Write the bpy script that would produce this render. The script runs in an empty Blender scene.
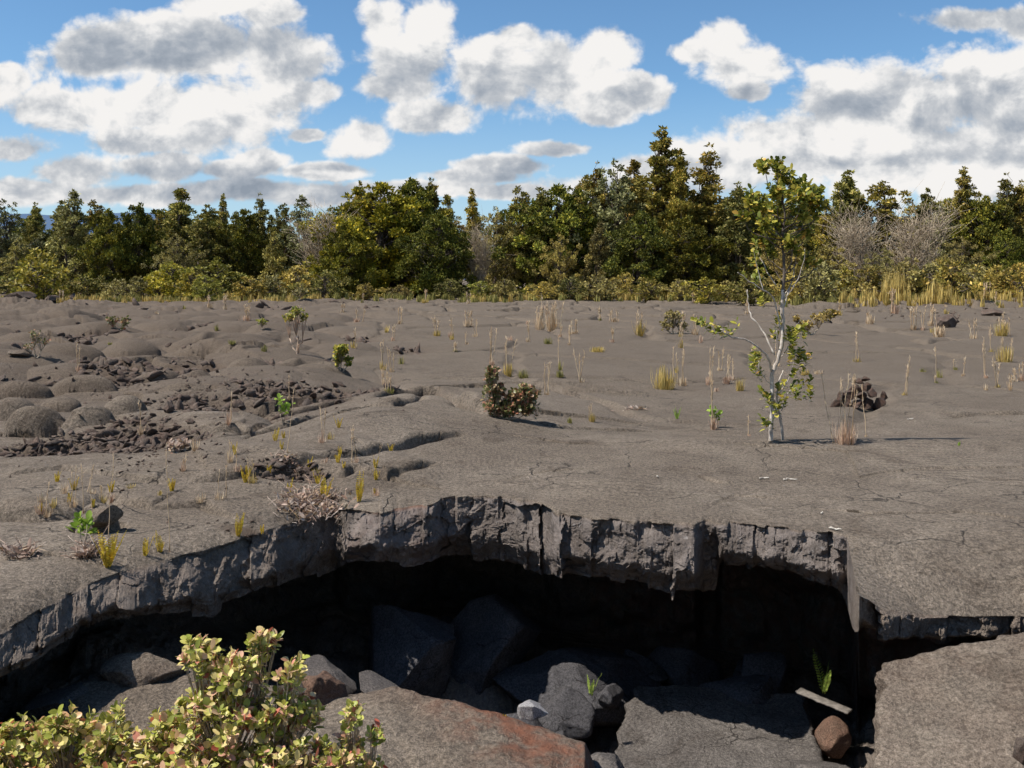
import bpy, math, random
import numpy as np
from mathutils import Vector

rng = np.random.default_rng(7)
random.seed(7)
scene = bpy.context.scene
COL = scene.collection
CAMZ, F, CX, HY = 1.7, 1000.0, 512.0, 280.0      # eye height above the lava crust, lens in px, centre column, horizon row
R = math.radians

# ------------------------------------------------------------------ noise
_perm = np.random.default_rng(11).permutation(256).astype(np.int64)
_g = np.random.default_rng(12).normal(size=(256, 3)); _g /= np.linalg.norm(_g, axis=1)[:, None]
_rnd = np.random.default_rng(13).random((256, 4))
def _h(i, j, k=0):
    return _perm[(_perm[(_perm[i & 255] + j) & 255] + k) & 255]
def perlin(x, y, z):
    x, y, z = np.broadcast_arrays(np.asarray(x, float), y, z)
    xi, yi, zi = np.floor(x).astype(np.int64), np.floor(y).astype(np.int64), np.floor(z).astype(np.int64)
    fx, fy, fz = x - xi, y - yi, z - zi
    u, v, w = [t*t*t*(t*(t*6-15)+10) for t in (fx, fy, fz)]
    out = 0
    for dx in (0, 1):
        for dy in (0, 1):
            for dz in (0, 1):
                g = _g[_h(xi+dx, yi+dy, zi+dz)]
                d = g[..., 0]*(fx-dx) + g[..., 1]*(fy-dy) + g[..., 2]*(fz-dz)
                out = out + d*(u if dx else 1-u)*(v if dy else 1-v)*(w if dz else 1-w)
    return out*1.6
def fbm(x, y, z, o=4, ridged=False):
    s, a, f = 0, 1.0, 1.0
    for i in range(o):
        n = perlin(x*f+i*7.3, y*f+i*3.1, z*f+i*5.7)
        if ridged: n = 1-2*np.abs(n)
        s = s + a*n; a *= .5; f *= 2.03
    return s/1.9
def worley(x, y):
    xi, yi = np.floor(x).astype(np.int64), np.floor(y).astype(np.int64)
    f1 = np.full(x.shape, 9.0); f2 = f1.copy(); idd = np.zeros(x.shape, np.int64)
    for dx in (-1, 0, 1):
        for dy in (-1, 0, 1):
            h = _h(xi+dx, yi+dy, 17)
            px = xi+dx+.15+.7*_rnd[h, 0]; py = yi+dy+.15+.7*_rnd[h, 1]
            d = np.hypot(x-px, y-py)
            m = d < f1
            f2 = np.where(m, f1, np.minimum(f2, d)); idd = np.where(m, h, idd); f1 = np.where(m, d, f1)
    return f1, f2, idd
def sst(a, b, x):
    t = np.clip((x-a)/(b-a), 0, 1); return t*t*(3-2*t)

# ------------------------------------------------------------------ materials
def new_mat(name):
    m = bpy.data.materials.new(name); m.use_nodes = True
    n = m.node_tree; n.nodes.clear()
    return m, n
class N:
    """tiny node helper"""
    def __init__(s, tree): s.t = tree
    def add(s, typ, **kw):
        n = s.t.nodes.new(typ)
        for k, v in kw.items():
            if k.startswith('i_'):
                n.inputs[k[2:].replace('_', ' ')].default_value = v
            else: setattr(n, k, v)
        return n
    def link(s, a, b): s.t.links.new(a, b)
    def val(s, sock, v):
        if hasattr(v, 'is_output'): s.link(v, sock)
        else: sock.default_value = v
    def math(s, op, a, b=0.0, c=None, clamp=False):
        n = s.add('ShaderNodeMath', operation=op); n.use_clamp = clamp
        s.val(n.inputs[0], a); s.val(n.inputs[1], b)
        if c is not None: s.val(n.inputs[2], c)
        return n.outputs[0]
    def noise(s, vec, scale, detail=4, rough=.55, dist=0.0):
        n = s.add('ShaderNodeTexNoise'); s.link(vec, n.inputs['Vector'])
        n.inputs['Scale'].default_value = scale; n.inputs['Detail'].default_value = detail
        n.inputs['Roughness'].default_value = rough; n.inputs['Distortion'].default_value = dist
        return n.outputs['Fac']
    def mr(s, v, a, b, c=0.0, d=1.0, smooth=True):
        n = s.add('ShaderNodeMapRange'); n.interpolation_type = 'SMOOTHSTEP' if smooth else 'LINEAR'
        s.link(v, n.inputs['Value'])
        for k, q in zip(('From Min', 'From Max', 'To Min', 'To Max'), (a, b, c, d)): n.inputs[k].default_value = q
        return n.outputs['Result']
    def mix(s, fac, a, b, typ='MIX'):
        n = s.add('ShaderNodeMix', data_type='RGBA', blend_type=typ)
        s.val(n.inputs[0], fac); s.val(n.inputs[6], a); s.val(n.inputs[7], b)
        return n.outputs[2]
    def ramp(s, v, stops, interp='LINEAR'):
        n = s.add('ShaderNodeValToRGB'); s.link(v, n.inputs[0]); e = n.color_ramp.elements
        n.color_ramp.interpolation = interp
        while len(e) > 1: e.remove(e[-1])
        e[0].position = stops[0][0]; e[0].color = (*stops[0][1], 1)
        for p, c in stops[1:]:
            q = e.new(p); q.color = (*c, 1)
        return n.outputs[0]

def c4(r, g, b): return (r, g, b, 1)

def rock_material(name, base_a, base_b, masks=False, rust_amt=0.0, scale=1.0, bump=1.0):
    m, t = new_mat(name); n = N(t)
    out = n.add('ShaderNodeOutputMaterial'); bs = n.add('ShaderNodeBsdfPrincipled')
    n.link(bs.outputs[0], out.inputs[0])
    co = n.add('ShaderNodeTexCoord').outputs['Object']
    big = n.noise(co, .55*scale, 4, .55, .4)
    mid = n.noise(co, 3.1*scale, 5, .6)
    fine = n.noise(co, 38*scale, 4, .75)
    grain = n.noise(co, 120*scale, 2, .8)
    col = n.mix(n.mr(big, .35, .68), c4(*base_a), c4(*base_b))
    col = n.mix(n.mr(mid, .3, .75, 0, .6), col, c4(base_a[0]*.66, base_a[1]*.66, base_a[2]*.68))
    patch = n.mr(n.noise(co, 1.15*scale, 6, .7, 1.2), .55, .62)
    col = n.mix(n.math('MULTIPLY', patch, .5), col, c4(base_a[0]*.55, base_a[1]*.52, base_a[2]*.5))
    rope = n.add('ShaderNodeTexWave', wave_type='BANDS', bands_direction='Y'); n.link(co, rope.inputs['Vector'])
    rope.inputs['Scale'].default_value = 2.6*scale; rope.inputs['Distortion'].default_value = 9; rope.inputs['Detail'].default_value = 3; rope.inputs['Detail Scale'].default_value = .7
    ropem = n.math('MULTIPLY', rope.outputs['Fac'], n.mr(n.noise(co, .35*scale, 3), .5, .62))
    if masks:
        ps = n.add('ShaderNodeSeparateXYZ'); n.link(co, ps.inputs[0])
        fy = n.mr(n.math('ADD', ps.outputs[1], n.math('MULTIPLY', big, 9)), 11, 30, 0, .75)
        col = n.mix(fy, col, n.mix(mid, c4(.094, .072, .053), c4(.148, .119, .090)))
    # pitted grain, pale flecks of lichen and ash
    g = n.math('MULTIPLY', n.mr(fine, .3, .7, .55, 1.45), n.mr(grain, .25, .75, .6, 1.4))
    cc = n.add('ShaderNodeVectorMath', operation='SCALE'); n.link(col, cc.inputs[0]); n.link(g, cc.inputs[3])
    col = cc.outputs[0]
    fleck = n.mr(n.noise(co, 55*scale, 3, .8), .69, .74)
    col = n.mix(n.math('MULTIPLY', fleck, .45), col, c4(.34, .31, .27))
    vor = n.add('ShaderNodeTexVoronoi', feature='DISTANCE_TO_EDGE')
    wv = n.add('ShaderNodeVectorMath', operation='MULTIPLY_ADD')
    nn = n.add('ShaderNodeTexNoise'); n.link(co, nn.inputs['Vector']); nn.inputs['Scale'].default_value = 1.6*scale; nn.inputs['Detail'].default_value = 5
    n.link(nn.outputs['Color'], wv.inputs[0]); wv.inputs[1].default_value = (.9, .9, .9); n.link(co, wv.inputs[2])
    n.link(wv.outputs[0], vor.inputs['Vector']); vor.inputs['Scale'].default_value = .95*scale
    line = n.math('MULTIPLY', n.mr(vor.outputs['Distance'], .0, .013, 1, 0), n.mr(n.noise(co, .9*scale, 3), .46, .58))
    col = n.mix(n.math('MULTIPLY', line, .75), col, c4(.02, .017, .015))
    if masks:
        at = n.add('ShaderNodeAttribute', attribute_name='zone')
        sep = n.add('ShaderNodeSeparateColor'); n.link(at.outputs['Color'], sep.inputs[0])
        rust = n.math('MULTIPLY', sep.outputs[0], n.mr(n.noise(co, 4.5, 5, .65), .35, .62), clamp=True)
        col = n.mix(rust, col, n.mix(n.noise(co, 14, 4), c4(.09, .04, .025), c4(.26, .115, .07)))
        facec = n.mix(n.mr(n.noise(co, 5.5, 6, .7), .35, .66), c4(.095, .080, .072), c4(.215, .182, .163))
        facec = n.mix(n.math('MULTIPLY', n.mr(n.noise(co, 17, 4, .7), .6, .72), .6), facec, c4(.36, .33, .31))
        col = n.mix(n.math('MULTIPLY', sep.outputs[1], .85), col, facec)
        col = n.mix(n.math('MULTIPLY', sep.outputs[2], .8), col, n.mix(n.noise(co, 6, 5, .7), c4(.048, .033, .024), c4(.118, .083, .060)))
    elif rust_amt:
        col = n.mix(n.math('MULTIPLY', n.mr(n.noise(co, 3.5*scale, 5, .65), .35, .65), rust_amt), col, c4(.2, .1, .065))
    n.link(col, bs.inputs['Base Color'])
    bs.inputs['Roughness'].default_value = .93
    bs.inputs['Specular IOR Level'].default_value = .12
    rop = n.noise(co, 9*scale, 6, .72, .6)
    h = n.math('ADD', n.math('MULTIPLY', rop, .028), n.math('MULTIPLY', fine, .034))
    h = n.math('ADD', h, n.math('MULTIPLY', grain, .010))
    h = n.math('SUBTRACT', h, n.math('MULTIPLY', line, .02))
    h = n.math('ADD', h, n.math('MULTIPLY', ropem, .022))
    b = n.add('ShaderNodeBump'); b.inputs['Strength'].default_value = .85*bump; b.inputs['Distance'].default_value = 1/scale
    n.link(h, b.inputs['Height']); n.link(b.outputs[0], bs.inputs['Normal'])
    return m

def leaf_material(name, stops, transl=.3, rough=.5, noise_scale=None):
    m, t = new_mat(name); n = N(t)
    out = n.add('ShaderNodeOutputMaterial')
    geo = n.add('ShaderNodeNewGeometry')
    v = geo.outputs['Random Per Island']
    oi = n.add('ShaderNodeObjectInfo').outputs['Random']
    col = n.ramp(v, stops)
    if noise_scale:
        co = n.add('ShaderNodeTexCoord').outputs['Object']
        f = n.mr(n.noise(co, noise_scale, 3), .35, .68, .62, 1.35)
        f = n.math('MULTIPLY', f, n.mr(oi, 0, 1, .68, 1.22, False))
        s = n.add('ShaderNodeVectorMath', operation='SCALE'); n.link(col, s.inputs[0]); n.link(f, s.inputs[3]); col = s.outputs[0]
        oh = n.math('FRACT', n.math('MULTIPLY', oi, 7.31))
        col = n.mix(1.0, col, n.ramp(oh, [(0, (1.25, 1.02, .8)), (.35, (1, 1, 1)), (.7, (.86, .9, .95)), (1, (1.45, 1.25, .75))]), 'MULTIPLY')
    bs = n.add('ShaderNodeBsdfPrincipled'); n.link(col, bs.inputs['Base Color'])
    bs.inputs['Roughness'].default_value = rough; bs.inputs['Specular IOR Level'].default_value = .3
    tr = n.add('ShaderNodeBsdfTranslucent'); n.link(col, tr.inputs['Color'])
    mx = n.add('ShaderNodeMixShader'); mx.inputs[0].default_value = transl
    n.link(bs.outputs[0], mx.inputs[1]); n.link(tr.outputs[0], mx.inputs[2]); n.link(mx.outputs[0], out.inputs[0])
    return m

def bark_material(name, a, b, scale=30):
    m, t = new_mat(name); n = N(t)
    out = n.add('ShaderNodeOutputMaterial'); bs = n.add('ShaderNodeBsdfPrincipled'); n.link(bs.outputs[0], out.inputs[0])
    co = n.add('ShaderNodeTexCoord').outputs['Object']
    mp = n.add('ShaderNodeMapping'); mp.inputs['Scale'].default_value = (1, 1, .3); n.link(co, mp.inputs[0])
    f = n.noise(mp.outputs[0], scale, 5, .65)
    n.link(n.mix(n.mr(f, .38, .62), c4(*a), c4(*b)), bs.inputs['Base Color'])
    bs.inputs['Roughness'].default_value = .9; bs.inputs['Specular IOR Level'].default_value = .15
    bp = n.add('ShaderNodeBump'); bp.inputs['Strength'].default_value = .6; bp.inputs['Distance'].default_value = .01
    n.link(f, bp.inputs['Height']); n.link(bp.outputs[0], bs.inputs['Normal'])
    return m

M = {}
M['lava'] = rock_material('lava_crust', (.158, .126, .096), (.215, .176, .137), masks=True)
M['rock'] = rock_material('lava_rock', (.105, .09, .08), (.15, .13, .115), scale=2.2)
M['rock_slab'] = rock_material('lava_slab_rock', (.158, .126, .096), (.215, .176, .137), rust_amt=.08, scale=1.2)
M['rock_rust'] = rock_material('rusty_lava_rock', (.12, .078, .056), (.19, .115, .078), rust_amt=.3, scale=2.5)
M['rock_grey'] = rock_material('grey_lava_rock', (.115, .10, .088), (.17, .15, .132), scale=1.3)
M['rock_dark'] = rock_material('dark_clinker', (.085, .068, .056), (.15, .12, .098), rust_amt=.2, scale=2.5)
M['rock_cairn'] = rock_material('cairn_clinker', (.048, .037, .031), (.10, .076, .062), rust_amt=.3, scale=3)
M['rock_pale'] = rock_material('pale_rock', (.30, .28, .27), (.42, .40, .38), scale=3)
M['rock_cave_shade'] = rock_material('cave_rock_shade', (.068, .064, .066), (.12, .114, .116), scale=1.6)  # pit shade put into the colour: darker and bluer than the sunlit rocks
M['bark_pale'] = bark_material('pale_bark', (.32, .27, .225), (.58, .52, .45))
M['bark_dark'] = bark_material('dark_bark', (.07, .055, .043), (.16, .13, .105), 12)
M['twig'] = bark_material('grey_twig', (.30, .235, .165), (.54, .44, .32), 14)
M['plank'] = bark_material('weathered_plank', (.12, .105, .09), (.2, .175, .15), 20)
M['twig_white'] = bark_material('bleached_twig', (.34, .30, .25), (.5, .46, .4), 40)
M['litter'] = leaf_material('dry_litter', [(0, (.17, .10, .07)), (.35, (.36, .25, .19)), (.7, (.5, .41, .34)), (1, (.3, .19, .08))], .15, .9)
M['leaf_olive'] = leaf_material('leaf_olive', [(0, (0.0954, 0.0946, 0.0208)), (.45, (0.196, 0.186, 0.039)), (.8, (0.312, 0.265, 0.0651)), (1, (0.516, 0.395, 0.131))], .22, .8, .4)
M['leaf_dark'] = leaf_material('leaf_dark', [(0, (0.0661, 0.0782, 0.00948)), (.5, (0.135, 0.147, 0.0172)), (.85, (0.256, 0.237, 0.0266)), (1, (0.421, 0.349, 0.0427))], .2, .8, .4)
M['leaf_grey'] = leaf_material('leaf_greyish', [(0, (0.0981, 0.093, 0.0355)), (.5, (0.205, 0.202, 0.0734)), (.85, (0.328, 0.322, 0.131)), (1, (0.459, 0.424, 0.201))], .2, .6, .6)
M['leaf_yellow'] = leaf_material('leaf_yellow_green', [(0, (0.104, 0.112, 0.0152)), (.5, (0.216, 0.225, 0.0343)), (1, (0.397, 0.346, 0.0685))], .3, .6, 1.2)
M['leaf_brown'] = leaf_material('leaf_brownish', [(0, (0.149, 0.125, 0.0416)), (.5, (0.28, 0.241, 0.0744)), (1, (0.473, 0.393, 0.134))], .25, .6, .7)
M['leaf_ohia'] = leaf_material('leaf_ohia_near', [(0, (0.0804, 0.104, 0.0151)), (.4, (0.181, 0.2, 0.0276)), (.75, (0.402, 0.365, 0.0564)), (.93, (0.683, 0.557, 0.112)), (1, (0.75, 0.418, 0.0998))], .3, .4)
M['leaf_shrub'] = leaf_material('leaf_shrub_multi', [(0, (.19, .21, .04)), (.25, (.36, .39, .07)), (.48, (.56, .52, .14)), (.68, (.70, .57, .24)), (.84, (.70, .46, .28)), (.94, (.64, .34, .25)), (.985, (.50, .12, .07)), (1, (.2, .06, .04))], .3, .42)
M['leaf_shrub_g'] = leaf_material('leaf_shrub_green', [(0, (.17, .20, .04)), (.3, (.34, .36, .07)), (.55, (.56, .52, .13)), (.78, (.70, .56, .24)), (.93, (.66, .38, .2)), (1, (.55, .16, .09))], .3, .42)
M['leaf_red'] = leaf_material('leaf_bronze', [(0, (0.0688, 0.0875, 0.025)), (.35, (0.15, 0.163, 0.05)), (.6, (0.3, 0.213, 0.112)), (.85, (0.325, 0.125, 0.075)), (1, (0.45, 0.375, 0.2))], .25, .4)
M['fern'] = leaf_material('fern_yellow', [(0, (0.339, 0.23, 0.0198)), (.5, (0.629, 0.418, 0.0297)), (1, (0.605, 0.481, 0.0528))], .35, .6)
M['fern_green'] = leaf_material('fern_green', [(0, (.16, .26, .03)), (1, (.36, .48, .07))], .35, .6)
M['fern_cave'] = leaf_material('fern_shaded', [(0, (.22, .32, .05)), (1, (.42, .5, .1))], .35, .6)
M['straw'] = leaf_material('straw', [(0, (0.414, 0.287, 0.172)), (.5, (0.598, 0.437, 0.276)), (1, (0.75, 0.621, 0.425))], .25, .8)
M['straw_gold'] = leaf_material('straw_gold', [(0, (0.288, 0.216, 0.06)), (.5, (0.504, 0.36, 0.102)), (1, (0.66, 0.504, 0.18))], .25, .8)
M['straw_pink'] = leaf_material('straw_pink', [(0, (0.38, 0.218, 0.138)), (.5, (0.575, 0.391, 0.265)), (1, (0.713, 0.552, 0.414))], .25, .8)
M['straw_green'] = leaf_material('straw_green', [(0, (.13, .13, .03)), (.5, (.24, .22, .06)), (1, (.38, .32, .10))], .25, .8)

# ------------------------------------------------------------------ mesh builder
class MB:
    def __init__(s): s.v = []; s.f = []; s.n = 0
    def add(s, verts, faces):
        verts = np.asarray(verts, float).reshape(-1, 3)
        s.v.append(verts)
        for fc in faces:                                   # arrays (m,k) of indices
            s.f.append(np.asarray(fc, np.int64) + s.n)
        s.n += len(verts)
    def tube(s, pts, rad, sides=6):
        pts = np.asarray(pts, float); n = len(pts); rad = np.broadcast_to(rad, (n,))
        tan = np.gradient(pts, axis=0); tan /= np.linalg.norm(tan, axis=1)[:, None]+1e-9
        up = np.array([.31, .17, .93]); a = np.cross(tan, up); a /= np.linalg.norm(a, axis=1)[:, None]+1e-9
        b = np.cross(tan, a)
        ang = np.arange(sides)*2*np.pi/sides
        ring = pts[:, None]+rad[:, None, None]*(np.cos(ang)[None, :, None]*a[:, None]+np.sin(ang)[None, :, None]*b[:, None])
        V = ring.reshape(-1, 3)
        i = np.arange(n-1)[:, None]*sides; j = np.arange(sides)[None]; k = (j+1) % sides
        q = np.stack([i+j, i+k, i+sides+k, i+sides+j], -1).reshape(-1, 4)
        s.add(V, [q, np.arange(sides)[None, ::-1], (np.arange(sides)+(n-1)*sides)[None]])
    def leaves(s, cen, dirs, nor, L, W, kind='oval', fold=.15):
        """cen: base of each leaf; dirs: along; nor: approx normal; L, W lengths"""
        cen = np.asarray(cen, float); m = len(cen)
        L = np.broadcast_to(L, (m,))[:, None]; W = np.broadcast_to(W, (m,))[:, None]
        d = dirs/(np.linalg.norm(dirs, axis=1)[:, None]+1e-9)
        sd = np.cross(d, nor); sd /= np.linalg.norm(sd, axis=1)[:, None]+1e-9
        nn = np.cross(sd, d)
        if kind == 'diamond':
            P = [cen, cen+d*L*.5+sd*W*.5, cen+d*L, cen+d*L*.5-sd*W*.5]
            V = np.stack(P, 1).reshape(-1, 3)
            s.add(V, [np.arange(m*4).reshape(m, 4)])
        elif kind == 'oval':
            prof = [(0, .08), (.28, .42), (.62, .5), (.88, .3), (1, .03)]
            P = []
            for t, w in prof:
                P += [cen+d*L*t+sd*W*w+nn*W*fold*(w*1.6)-nn*L*.12*t*t, cen+d*L*t-sd*W*w+nn*W*fold*(w*1.6)-nn*L*.12*t*t, cen+d*L*t-nn*L*.12*t*t]
            V = np.stack(P, 1).reshape(-1, 3); base = np.arange(m)[:, None]*15
            q = []
            for r in range(4):
                a = r*3
                q.append(base+np.array([[a, a+2, a+5, a+3]])); q.append(base+np.array([[a+2, a+1, a+4, a+5]]))
            s.add(V, [np.concatenate(q)])
        elif kind == 'blade':
            P = []
            for t, w in ((0, .5), (.4, .45), (.75, .3), (1, .03)):
                c = cen+d*L*t+nn*L*.25*t*t
                P += [c+sd*W*w, c-sd*W*w]
            V = np.stack(P, 1).reshape(-1, 3); base = np.arange(m)[:, None]*8
            q = [base+np.array([[a, a+1, a+3, a+2]]) for a in (0, 2, 4)]
            s.add(V, [np.concatenate(q)])
    def build(s, name, mat, parent=None, smooth=False):
        V = np.concatenate(s.v); me = bpy.data.meshes.new(name)
        me.vertices.add(len(V)); me.vertices.foreach_set('co', V.ravel())
        loops = np.concatenate([f.ravel() for f in s.f]); tot = np.concatenate([np.full(len(f), f.shape[1]) for f in s.f])
        me.loops.add(len(loops)); me.loops.foreach_set('vertex_index', loops.astype(np.int32))
        me.polygons.add(len(tot)); st = np.concatenate([[0], np.cumsum(tot)[:-1]])
        me.polygons.foreach_set('loop_start', st.astype(np.int32)); me.polygons.foreach_set('loop_total', tot.astype(np.int32))
        me.update(calc_edges=True); me.validate()
        if smooth: me.polygons.foreach_set('use_smooth', np.ones(len(tot), bool))
        me.materials.append(mat)
        o = bpy.data.objects.new(name, me); COL.objects.link(o)
        if parent is not None: o.parent = parent
        return o

def tag(o, label=None, cat=None, group=None, kind=None):
    if label: o['label'] = label
    if cat: o['category'] = cat
    if group: o['group'] = group
    if kind: o['kind'] = kind
    return o
def empty(name, loc=(0, 0, 0), rz=0.0):
    o = bpy.data.objects.new(name, None); COL.objects.link(o)
    o.location = loc; o.rotation_euler = (0, 0, rz); o.empty_display_size = .2
    return o
CHILD = {}
def copy_thing(root):
    r = root.copy(); COL.objects.link(r)
    for ch in CHILD.get(root.name) or [c for c in root.children]:
        c = ch.copy(); COL.objects.link(c); c.parent = r
    return r

# ------------------------------------------------------------------ the lava crust and the collapsed pit
# one row per direction: column, rim row, rim height, roll-over width, underside row, undercut
KEY = np.array([
 (-250, 650, 0, 0.3, 651, 0.00),
 (-150, 710, -0.07, 0.35, 790, -0.33), (0, 632, -0.07, 0.35, 703, -0.35), (40, 608, -0.07, 0.35, 680, -0.35), (73, 590, -0.07, 0.35, 657, -0.35),
 (80, 586, -0.07, 0.35, 641, -0.31), (130, 570, -0.07, 0.35, 640, -0.37), (190, 553, -0.07, 0.35, 629, -0.39), (215, 546, -0.07, 0.35, 624, -0.37), (260, 533, -0.07, 0.35, 605, -0.37),
 (300, 519, -0.07, 0.35, 592, -0.35), (335, 509, -0.07, 0.35, 577, -0.27), (348, 509, -0.03, 0.3, 573, -0.34), (375, 513, -0.04, 0.35, 574, -0.38), (410, 507, -0.04, 0.35, 577, -0.36), (432, 503, -0.02, 0.25, 572, -0.26),
 (442, 498, -0.01, 0.15, 568, -0.22), (470, 494, -0.01, 0.1, 566, -0.24), (500, 496, -0.01, 0.1, 572, -0.22), (540, 503, -0.01, 0.1, 584, -0.22), (560, 514, -0.02, 0.12, 588, -0.24),
 (600, 518, -0.01, 0.1, 592, -0.25), (650, 521, -0.01, 0.1, 600, -0.26), (695, 523, -0.01, 0.1, 607, -0.24), (703, 519, -0.01, 0.1, 608, 0.04), (716, 520, -0.01, 0.1, 603, 0.08),
 (722, 521, -0.01, 0.08, 568, -0.20), (760, 524, -0.01, 0.08, 577, -0.21), (800, 529, -0.01, 0.08, 592, -0.22), (838, 533, -0.01, 0.08, 603, -0.24), (847, 536, -0.02, 0.1, 612, -0.04),
 (853, 556, -0.03, 0.25, 630, 0.00), (859, 596, -0.07, 0.5, 640, 0.00), (880, 608, -0.2, 0.8, 650, -0.02), (925, 614, -0.3, 0.95, 652, -0.02), (1024, 617, -0.34, 1, 655, 0.00), (1150, 622, -0.25, 1, 655, 0.10),
 (1274, 650, 0, 0.3, 651, 0.00)], float)
def key(u, i):
    v = np.interp(u, KEY[:, 0], KEY[:, i])
    if i == 1:                                     # a chipped, uneven lip
        u = np.asarray(u, float); m = np.clip(np.minimum((u+100)/60, (845-u)/12), 0, 1)
        v = v+m*(1.7*fbm(u/13, .3, .7, 3)+1.7*(sst(-.05, .05, perlin(u/17, 3.3, .2))-.5)*sst(345, 360, u))
    return v
# the near shelf of the pit: column, row, height, floor height, depth of the hollow behind the rim
SH = np.array([
 (-250, 652, 0, 0, .02), (-150, 790, -.6, -.9, .8), (0, 730, -.62, -1.0, 1.0), (60, 700, -.62, -1.0, 1.2), (95, 668, -.60, -1.1, 1.4), (125, 655, -.60, -1.1, 1.4), (190, 661, -.6, -1.2, 1.6), (250, 676, -.6, -1.4, 2.),
 (340, 690, -.6, -1.55, 2.2), (395, 684, -.6, -1.7, 2.4), (440, 694, -.6, -1.8, 2.6), (520, 712, -.62, -1.9, 2.8), (585, 733, -.66, -2.0, 2.9), (612, 800, -1.1, -2.0, 2.9), (700, 850, -1.25, -2.05, 2.9),
 (800, 860, -1.25, -2.05, 2.6), (880, 860, -1.25, -1.8, 1.8), (1024, 860, -1.2, -1.4, 1.4), (1150, 860, -.8, -1., 1.), (1274, 652, 0, 0, .02)], float)
def shk(u, i): return np.interp(u, SH[:, 0], SH[:, i])

def px2w(px, py, Y): return ((px-CX)/F*Y, Y, CAMZ-(py-HY)/F*Y)
def swell(X, Y):
    """the broad hump of crust that climbs from the left of the pit to the split crest"""
    a = .24*np.exp(-((X+1.35)/1.5)**2-((Y-11.6)/2.3)**2)+.12*np.exp(-((X+2.6)/1.3)**2-((Y-9.0)/1.2)**2)
    b = .09*np.exp(-((X+.95)/.9)**2-((Y-12.6)/.8)**2)
    return (a+b)*sst(6.6, 8.6, Y)
def gpt(px, py, z=0.0):
    Y = (CAMZ-z)*F/(py-HY)
    for _ in range(6): Y = (CAMZ-z-float(swell((px-CX)/F*Y, Y)))*F/(py-HY)
    return ((px-CX)/F*Y, Y)

CR = []   # cracks: polyline in plan, step height, decay, groove width, groove depth
def crack(pix, step, decay, gw, gd, hollow=0.0):
    CR.append((np.array([gpt(*p) for p in pix]), step, decay, gw, gd, hollow))
crack([(183, 486), (215, 484), (255, 476), (300, 466), (345, 460), (395, 450), (440, 438), (470, 434)], .085, 1.4, .04, .09)
crack([(335, 478), (355, 470), (390, 478), (405, 468), (440, 462)], .06, .9, .035, .07)
crack([(120, 500), (150, 508), (200, 505), (262, 528), (300, 522)], .06, .6, .03, .05)
crack([(396, 409), (412, 403), (426, 394)], .08, .8, .06, .2)
crack([(372, 399), (404, 393), (425, 391), (440, 396), (464, 405), (492, 415)], .17, 1.5, .09, .38)
crack([(530, 421), (560, 425), (600, 424), (660, 421)], .05, .6, .03, .05)
crack([(505, 436), (540, 440), (570, 444), (600, 445)], .02, .3, .018, .035)
crack([(640, 441), (700, 446), (760, 447), (820, 451), (880, 457), (925, 467)], -.02, .4, .02, .03)
crack([(155, 343), (190, 349), (225, 341)], .16, .8, .1, .12)
crack([(120, 300+5), (150, 305), (210, 312)], .2, 1.5, .2, .2)
crack([(390, 306), (420, 303), (430, 301)], .3, 2.5, .3, .2)
crack([(655, 312), (690, 309), (735, 306)], .25, 2.5, .2, .2)
crack([(900, 334), (930, 338), (965, 333)], .12, 1.0, .12, .1)
crack([(950, 404), (985, 401), (1024, 401), (1060, 403)], .06, .7, .05, .06)
crack([(445, 379), (480, 380), (520, 379)], .05, .8, .05, .05)
crack([(590, 385), (620, 385), (650, 383)], .05, .8, .05, .05)
crack([(700, 477), (712, 481), (722, 484)], .02, .2, .03, .04)
crack([(800, 505), (870, 512), (960, 510), (1040, 520)], .012, .3, .012, .022)
crack([(880, 560), (950, 548), (1040, 552)], .010, .25, .010, .02)
crack([(0, 336), (40, 340), (90, 334), (140, 338)], .22, 2.5, .12, .2)
crack([(20, 318), (70, 322), (120, 316)], .3, 3, .2, .2)
crack([(60, 362), (100, 366), (150, 360), (185, 364)], .2, 2, .1, .2)
crack([(200, 352), (240, 357), (270, 352)], .14, 1.5, .08, .12)
crack([(250, 412), (290, 409), (330, 402), (360, 398)], .10, 1.2, .05, .08)
crack([(0, 446), (40, 449), (80, 446)], .10, 1.2, .05, .14)
crack([(270, 375), (310, 372), (340, 377)], .12, 1.2, .07, .12)
crack([(190, 440), (240, 436), (290, 428), (330, 418)], .09, 1.4, .05, .12)
crack([(0, 478), (60, 470), (120, 478), (180, 486)], .05, .5, .03, .04)
crack([(0, 560), (50, 553), (90, 560)], .03, .3, .02, .04)
crack([(470, 494), (500, 480), (545, 472), (600, 470)], .008, .2, .010, .022)
crack([(690, 523), (720, 500), (735, 492), (790, 497)], .006, .2, .010, .020)

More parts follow.
